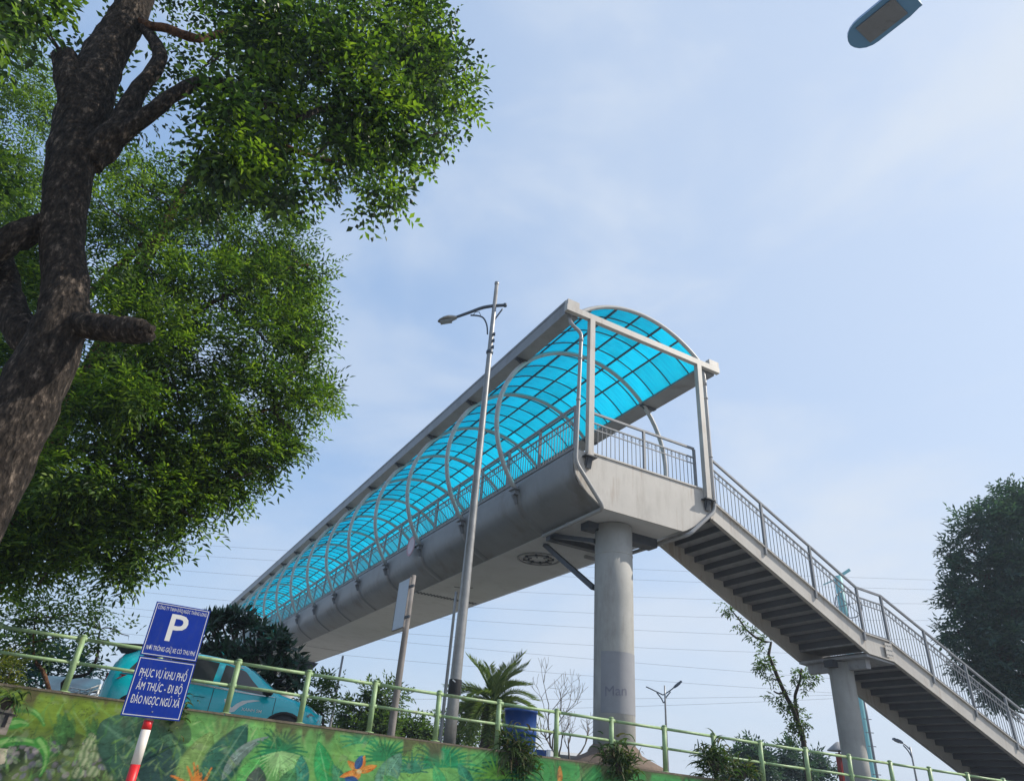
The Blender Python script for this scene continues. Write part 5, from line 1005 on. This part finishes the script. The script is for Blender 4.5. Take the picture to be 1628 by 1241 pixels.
q.add([bot_[0][0], bot_[0][1], top_[0][1], top_[0][0]], [(0, 1, 2, 3)]); q.add([bot_[-1][0], bot_[-1][1], top_[-1][1], top_[-1][0]], [(3, 2, 1, 0)])
ho = q.build('lamp_head', pm('blue_lamp_paint', (.10, .24, .42), .4, var=.06), OL)
q = MB(); q.bar(A0_+ax*.12-col_b+Vector((0, 0, -.006)), A0_+ax*.46-col_b+Vector((0, 0, -.006)), .22, .012, side=(0, 0, 1)); q.build('lens', pm('dusty_lens', (.15, .165, .19), .3, var=.15), ho)
q = MB(); q.tube([A1_-ax*.05-col_b+Vector((0, 0, .035)), A0_+ax*1.6-col_b+Vector((0, 0, .12)), Vector((0, 0, zl+.1-.13))], [.035, .04, .045], 10); q.build('arm', M_arm, OL)
q = MB(); q.tube([(0, 0, 0), (0, 0, zl-.0)], [.10, .055], 12); q.build('pole', M_galv, OL)

# teal mast beyond the stair
T, b0, h = pole('teal_mast', 'tall turquoise mast with a short jib behind the stair landing', 'mast', 1385, 1232, 916, 60, .42, .34, M_teal)
q = MB(); q.bar(at(1331, 918, 60)-b0, at(1350.5, 905.5, 60)-b0, .22, .25); q.build('jib', M_teal, T); q = MB(); q.bar(at(1330, 920, 60)-b0, at(1309, 929, 60)-b0, .10, .10); q.build('counter_arm', M_teal, T)
for i, (xx, yy) in enumerate(((1345, 962),)):
    c_ = at(xx, yy, 60)-b0; q = MB()
    for k in range(16): a0, a1 = 2*PI*k/16, 2*PI*(k+1)/16; q.tube([c_+Vector((1.15*math.cos(a0), -.45, 1.15*math.sin(a0))), c_+Vector((1.15*math.cos(a1), -.45, 1.15*math.sin(a1)))], .05, 5)
    for k in range(3): a0 = k*PI/3+.3; q.tube([c_+Vector((1.15*math.cos(a0), -.45, 1.15*math.sin(a0))), c_-Vector((1.15*math.cos(a0), .45, 1.15*math.sin(a0)))], .035, 5)
    q.build('wheel_frame', M_rail, T)
T, b0, h = pole('lattice_pole', 'thin dark lattice pole with rungs beside the turquoise mast', 'pole', 1395, 1236, 1112, 52, .10, .08, M_rail)
for k in range(8):
    q = MB(); q.bar((-.28, 0, .8+k*.85), (.28, 0, .8+k*.85), .05, .05); q.build('rung', M_rail, T)
# red kiosk with canopy
p = at(1340, 1235, 26); p.z = roadz(p); KS = empty('red_kiosk', p, 'red kiosk post under a pale canopy beside the stair pillar', 'kiosk', .3); hK = at(1336, 1197, 26).z-p.z
q = MB(); q.box((-.09, -.09, 0), (.09, .09, hK)); q.build('kiosk_body', pm('kiosk_red', (.28, .03, .03), .5), KS)
q = MB(); q.lathe([(.38, hK+.06), (.36, hK+.10), (.06, hK+.34), (0, hK+.36)], n=10); q.build('canopy', pm('pale_canopy', (.32, .32, .33), .7), KS); q = MB(); q.tube([(0, 0, hK-.01), (0, 0, hK+.3)], .03, 6); q.build('canopy_pole', M_rail, KS)
# white metal steps / barrier at the left behind the rail
p0_ = at(105, 1112, 16.2); BR0 = p0_.copy(); BR0.z = roadz(BR0); WB = empty('white_barrier', BR0, 'white metal barrier with a grey sheet behind the railing left of the taxi', 'barrier')
def wpx(x, y): return at(x, y, 16.2)-BR0
for lst in ([(112, 1092), (136, 1097), (160, 1088)], [(112, 1097), (136, 1102), (160, 1094)], [(110, 1103), (136, 1108), (160, 1101)]):
    q = MB(); q.tube([wpx(*a) for a in lst], .018, 6); q.build('barrier_rail', M_white, WB)
for x, y in ((112, 1090), (127, 1096), (146, 1092), (160, 1087)):
    q = MB(); a = wpx(x, y); q.tube([a, Vector((a.x, a.y, 0))], .02, 6); q.build('barrier_post', M_white, WB)
q = MB(); a, b_, c_, d_ = at(74, 1073, 17.4)-BR0, at(160, 1079, 17.4)-BR0, at(160, 1098, 17.0)-BR0, at(84, 1102, 17.0)-BR0
q.add([a, b_, c_, d_]+[v+Vector((0, .03, -.03)) for v in (a, b_, c_, d_)], [(0, 1, 2, 3), (7, 6, 5, 4), (0, 4, 5, 1), (1, 5, 6, 2), (2, 6, 7, 3), (3, 7, 4, 0)]); q.build('grey_sheet', pm('grey_sheet_metal', (.30, .32, .34), .5, var=.2, scale=3), WB)

# ------------------------------------------------------------------ teal taxi
sC, offC = 2.28, 3.3; cp = fence(sC, offC, -KERB+.004); CAR = empty('taxi', cp, 'teal taxi hatchback with white swoosh parked on the ramp behind the railing', 'car')
CAR.scale = (1.09, 1.06, 1.0); CAR.rotation_euler = (0, -math.atan(SLOPE)*1.0, math.atan2(FH[1], FH[0]))
xs_ = [-1.96, -1.9, -1.78, -1.55, -1.2, -.8, -.4, 0, .3, .5, .72, .95, 1.1, 1.3, 1.5, 1.7, 1.85, 1.93, 1.97]
def ip(x, tb): return float(np.interp(x, [a for a, _ in tb], [b for _, b in tb]))
T_roof = [(-1.96, .98), (-1.9, 1.22), (-1.78, 1.40), (-1.55, 1.52), (-1.2, 1.575), (-.8, 1.59), (-.4, 1.59), (0, 1.57), (.3, 1.51), (.5, 1.43), (.72, 1.29), (.95, 1.13), (1.1, 1.04), (1.3, 1.0), (1.5, .965), (1.7, .90), (1.85, .81), (1.93, .72), (1.97, .58)]
T_belt = [(-1.96, .90), (-1.9, 1.0), (-1.55, 1.03), (-.4, .99), (.5, .95), (.95, .945), (1.1, .955), (1.3, .92), (1.5, .88), (1.7, .81), (1.85, .71), (1.93, .62), (1.97, .52)]
T_hw = [(-1.96, .62), (-1.9, .78), (-1.78, .83), (-1.5, .86), (1.3, .86), (1.6, .82), (1.8, .74), (1.93, .60), (1.97, .48)]
T_hr = [(-1.96, .55), (-1.9, .56), (-1.55, .60), (-.5, .62), (.3, .60), (.72, .62), (1.0, .68), (1.3, .70), (1.7, .66), (1.97, .42)]
def sec(x):
    rf, bl_, w_, r_ = ip(x, T_roof), ip(x, T_belt), ip(x, T_hw), ip(x, T_hr); rf = max(rf, bl_+.02)
    return [(w_*.90, .20), (w_*.985, .34), (w_, .58), (w_*.985, .76), (w_*.945, bl_), (r_, rf-.055), (r_*.86, rf-.012), (r_*.45, rf+.012), (0, rf+.018)]
q = MB(); rings = []
for x in xs_:
    h_ = sec(x); rings.append([(x, -y, z) for y, z in h_]+[(x, y, z) for y, z in h_[-2::-1]])
nn_ = len(rings[0])
for r_ in rings: q.v += r_
for i in range(len(xs_)-1):
    for k in range(nn_-1): q.face((i*nn_+k, i*nn_+k+1, (i+1)*nn_+k+1, (i+1)*nn_+k), True)
    q.face((i*nn_+nn_-1, i*nn_, (i+1)*nn_, (i+1)*nn_+nn_-1))
q.face(list(range(nn_))); q.face([(len(xs_)-1)*nn_+k for k in range(nn_)]); body = q.build('body', M_car, CAR)
def side_pt(x, t, sg, out_=.006):
    h_ = sec(x); (y0, z0), (y1, z1) = h_[4], h_[5]; n_ = Vector((0, z1-z0, y0-y1)).normalized(); y, z = y0+(y1-y0)*t, z0+(z1-z0)*t; return (x, sg*(y+n_.y*out_), z+n_.z*out_)
def side_patch(name, x0, x1, t0, t1, mat, out_=.006, n_=8, xtop=None, parent=None):
    for sg in (-1, 1):
        g_ = MB(); vs = []
        for j in range(4):
            t = t0+(t1-t0)*j/3; xa, xb = (x0, x1) if xtop is None else (x0+(xtop[0]-x0)*j/3, x1+(xtop[1]-x1)*j/3)
            for i in range(n_+1): vs.append(side_pt(xa+(xb-xa)*i/n_, t, sg, out_))
        g_.add(vs, [(j*(n_+1)+i, j*(n_+1)+i+1, (j+1)*(n_+1)+i+1, (j+1)*(n_+1)+i) for j in range(3) for i in range(n_)], True); g_.build(name, mat, parent or CAR)
side_patch('rear_window', -1.05, -.18, .08, .88, M_glass, xtop=(-1.10, -.15)); side_patch('front_window', -.06, .88, .08, .86, M_glass, xtop=(-.03, .36)); side_patch('quarter_window', -1.62, -1.12, .12, .86, M_glass, xtop=(-1.45, -1.17))
side_patch('window_trim', -1.7, .98, -.02, .05, pm('chrome_trim', (.55, .56, .57), .25, metal=.6), .009, 14)
side_patch('roof_trim', -1.5, .30, .92, .965, M_silver, .009, 12)
def mid_patch(name, x0, x1, k0, k1, mat, out_=.008):
    g_ = MB(); vs = []; n_ = 6
    for i in range(n_+1):
        x = x0+(x1-x0)*i/n_; h_ = sec(x)
        row = [(-h_[k0][0]*.96, h_[k0][1])]+[(-h_[k][0], h_[k][1]) for k in range(k0+1, 8)]+[(0, h_[8][1])]+[(h_[k][0], h_[k][1]) for k in range(7, k0, -1)]+[(h_[k0][0]*.96, h_[k0][1])]
        vs += [(x+out_*.6*(1 if x > 0 else -1), y, z+out_) for y, z in row]
    w_ = len(vs)//(n_+1); g_.add(vs, [(i*w_+k, i*w_+k+1, (i+1)*w_+k+1, (i+1)*w_+k) for i in range(n_) for k in range(w_-1)], True); g_.build(name, mat, CAR)
mid_patch('windscreen', .42, .98, 5, 8, M_glass); mid_patch('rear_screen', -1.86, -1.62, 5, 8, M_glass)
q = MB(); q.prism([(-1.98, 1.49), (-1.55, 1.55), (-1.55, 1.60), (-2.02, 1.545)], lambda p_, y: (p_[0], y, p_[1]), -.56, .56); q.build('roof_spoiler', M_black, CAR)
for sg in (-1, 1):
    q = MB()
    for x in (-.12, 1.02): pass
    for xx in (-1.12, -.12, 1.0):   # shut lines of the doors
        q = MB(); h_ = sec(xx); q.v = []; pts = [(xx, sg*(y+.0035), z) for y, z in h_[1:5]]; q.tube(pts, .005, 4); q.build('door_seam', M_black, CAR)
    q = MB(); y_ = sec(-.35)[3][0]+.016; q.bar((-.42, sg*y_, .80), (-.22, sg*y_, .80), .03, .035); q.build('door_handle', M_car, CAR)
    q = MB(); q.lathe([(.0, -.05), (.07, -.045), (.10, 0), (.085, .06), (0, .075)], (.82, sg*.98, 1.0), 12); q.bar((.84, sg*.80, .965), (.82, sg*.95, .98), .05, .03); q.build('mirror', M_black, CAR)
    q = MB(); g_ = [(1.62, .70), (1.86, .60), (1.90, .655), (1.70, .76)]; q.add([(x, sg*(ip(x, T_hw)+.004), z) for x, z in g_], [(0, 1, 2, 3)]); q.build('headlight', M_lens, CAR)
    q = MB(); g_ = [(-1.955, .86), (-1.93, .98), (-1.60, .985), (-1.72, .90)]; q.add([(x, sg*(ip(x, T_hw)+.006), z) for x, z in g_], [(0, 1, 2, 3)]); q.build('tail_light', pm('tail_light_red', (.45, .02, .03), .2), CAR)
    for wx in (-1.27, 1.25):
        q = MB(); pts = []
        for k in range(13): a0 = PI*k/12; pts.append((wx+.37*math.cos(a0), sg*(.845), .32+.37*math.sin(a0)))
        vs = []
        for k in range(13): a0 = PI*k/12; vs += [(wx+.335*math.cos(a0), sg*.872, .32+.335*math.sin(a0)), (wx+.40*math.cos(a0), sg*.872, .32+.40*math.sin(a0)), (wx+.335*math.cos(a0), sg*.70, .32+.335*math.sin(a0)), (wx+.40*math.cos(a0), sg*.80, .32+.40*math.sin(a0))]
        for k in range(12): b4 = 4*k; q_ = [(b4, b4+1, b4+5, b4+4), (b4, b4+4, b4+6, b4+2), (b4+1, b4+3, b4+7, b4+5)]; [q.f.append(f_) or q.sm.append(True) or q.mi.append(0) for f_ in q_]
        q.v = vs; q.build('wheel_arch', M_black, CAR)
        q = MB(); q.tube([(wx, sg*.62, .32), (wx, sg*.868, .32)], .338, 24); q.build('arch_liner', M_black, CAR)
        q = MB(); q.lathe([(.22, -.1), (.31, -.09), (.318, -.05), (.318, .05), (.31, .09), (.22, .1)], n=24); wh = q.build('wheel', M_black, CAR); wh.location = (wx, sg*.785, .32); wh.rotation_euler = (PI/2, 0, 0)
        q = MB(); q.lathe([(.0, -.092*1), (.05, -.095), (.21, -.085), (.215, .06), (0, .06)] if False else [(.0, .094), (.05, .097), (.06, .08), (.2, .085), (.218, .098), (.22, -.05)], n=20, caps=False); q.build('rim', M_galv, wh).scale = (1, 1, sg if sg < 0 else 1)
    me_ = text_fit('XANH SM', .36, .058, .006); me_.materials.append(M_white)
    for v in me_.vertices: v.co = (.62+v.co.x*(1 if sg < 0 else -1), sg*(.8665), .66+v.co.y)
    link('door_lettering', me_, CAR)
    q = MB(); g_ = [(.10, .80), (.16, .81), (.235, .685), (.27, .665), (.33, .74), (.42, .81), (.60, .855), (.74, .855), (.52, .79), (.40, .70), (.33, .60), (.26, .575), (.20, .60)]
    yy_ = sg*.8672; q.add([(x, sg*(np.interp(z, [.34, .58, .76, .95], [.847, .86, .847, .813])+.005), z) for x, z in g_], [tuple(range(len(g_)))]); q.build('door_swoosh', M_white, CAR)
    q = MB(); g_ = [(-.98, .66), (-.86, .625), (-.70, .625), (-.62, .66), (-.55, .72), (-.70, .70), (-.80, .715), (-.92, .70)]; q.add([(x, sg*(np.interp(z, [.34, .58, .76, .95], [.847, .86, .847, .813])+.005), z) for x, z in g_], [tuple(range(len(g_)))]); q.build('door_emblem', M_gold, CAR)
# ------------------------------------------------------------------ overhead cables on two poles outside the picture
CB = [((0, 843), (814, 895), (1628, 925)), ((0, 881), (814, 940), (1628, 960)), ((0, 900), (814, 968), (1628, 985)), ((0, 915), (814, 990), (1628, 1018)), ((0, 942), (814, 1018), (1628, 1042)), ((0, 955), (814, 1036), (1628, 1100)), ((0, 985), (814, 1064), (1628, 1118)), ((0, 1096), (814, 1111), (1628, 1094)), ((0, 1124), (814, 1127), (1628, 1092)), ((0, 860), (814, 912), (1628, 940))]
YC = 62.
CLAB = ['overhead cable, '+w+' of the ten crossing the sky behind the footbridge' for w in ('topmost', 'third from the top', 'fourth from the top', 'fifth from the top', 'fifth from the bottom', 'fourth from the bottom', 'third from the bottom', 'second from the bottom', 'lowest', 'second from the top')]
for ci, c in enumerate(CB):
    (x0, y0), (x1, y1), (x2, y2) = c; A = [at(x, y, YC+ci*.12) for x, y in c]; X = [a.x for a in A]; Z = [a.z for a in A]; co_ = np.polyfit(X, Z, 2); pts = [(x, YC+ci*.12, float(np.polyval(co_, x))) for x in np.linspace(-62, 62, 41)]
    q = MB(); q.tube(pts, .0095, 5); o = q.build('power_cable', M_wire); tag(o, CLAB[ci], 'cable', 'overhead cables behind the footbridge')
for sx, wh_ in ((-62, 'left'), (62, 'right')):
    T = empty('utility_pole', (sx, YC+.6, 0), 'concrete utility pole carrying the cables, beyond the %s edge of the picture' % wh_, 'utility pole'); q = MB(); q.tube([(0, 0, 0), (0, 0, 24)], [.3, .18], 10); q.build('pole', M_conc, T)
    for z_ in (12, 17, 22):
        q = MB(); q.box((-1.2, -.25, z_), (1.2, -.1, z_+.15)); q.build('cross_arm', M_dark, T)




# ------------------------------------------------------------------ light summer haze: one closed box round everything
m = MB(); m.box((-90, -30, -1.0), (90, 100, 26.5)); hz = m.build('haze', []); hz['kind'] = 'stuff'
hm = bpy.data.materials.new('haze_air'); hm.use_nodes = True; t = hm.node_tree; t.nodes.remove(t.nodes['Principled BSDF']); v = t.nodes.new('ShaderNodeVolumePrincipled')
v.inputs['Color'].default_value = (.72, .84, 1, 1); v.inputs['Density'].default_value = .0009; v.inputs['Anisotropy'].default_value = .3
t.links.new(v.outputs[0], t.nodes['Material Output'].inputs['Volume']); hz.data.materials.append(hm)
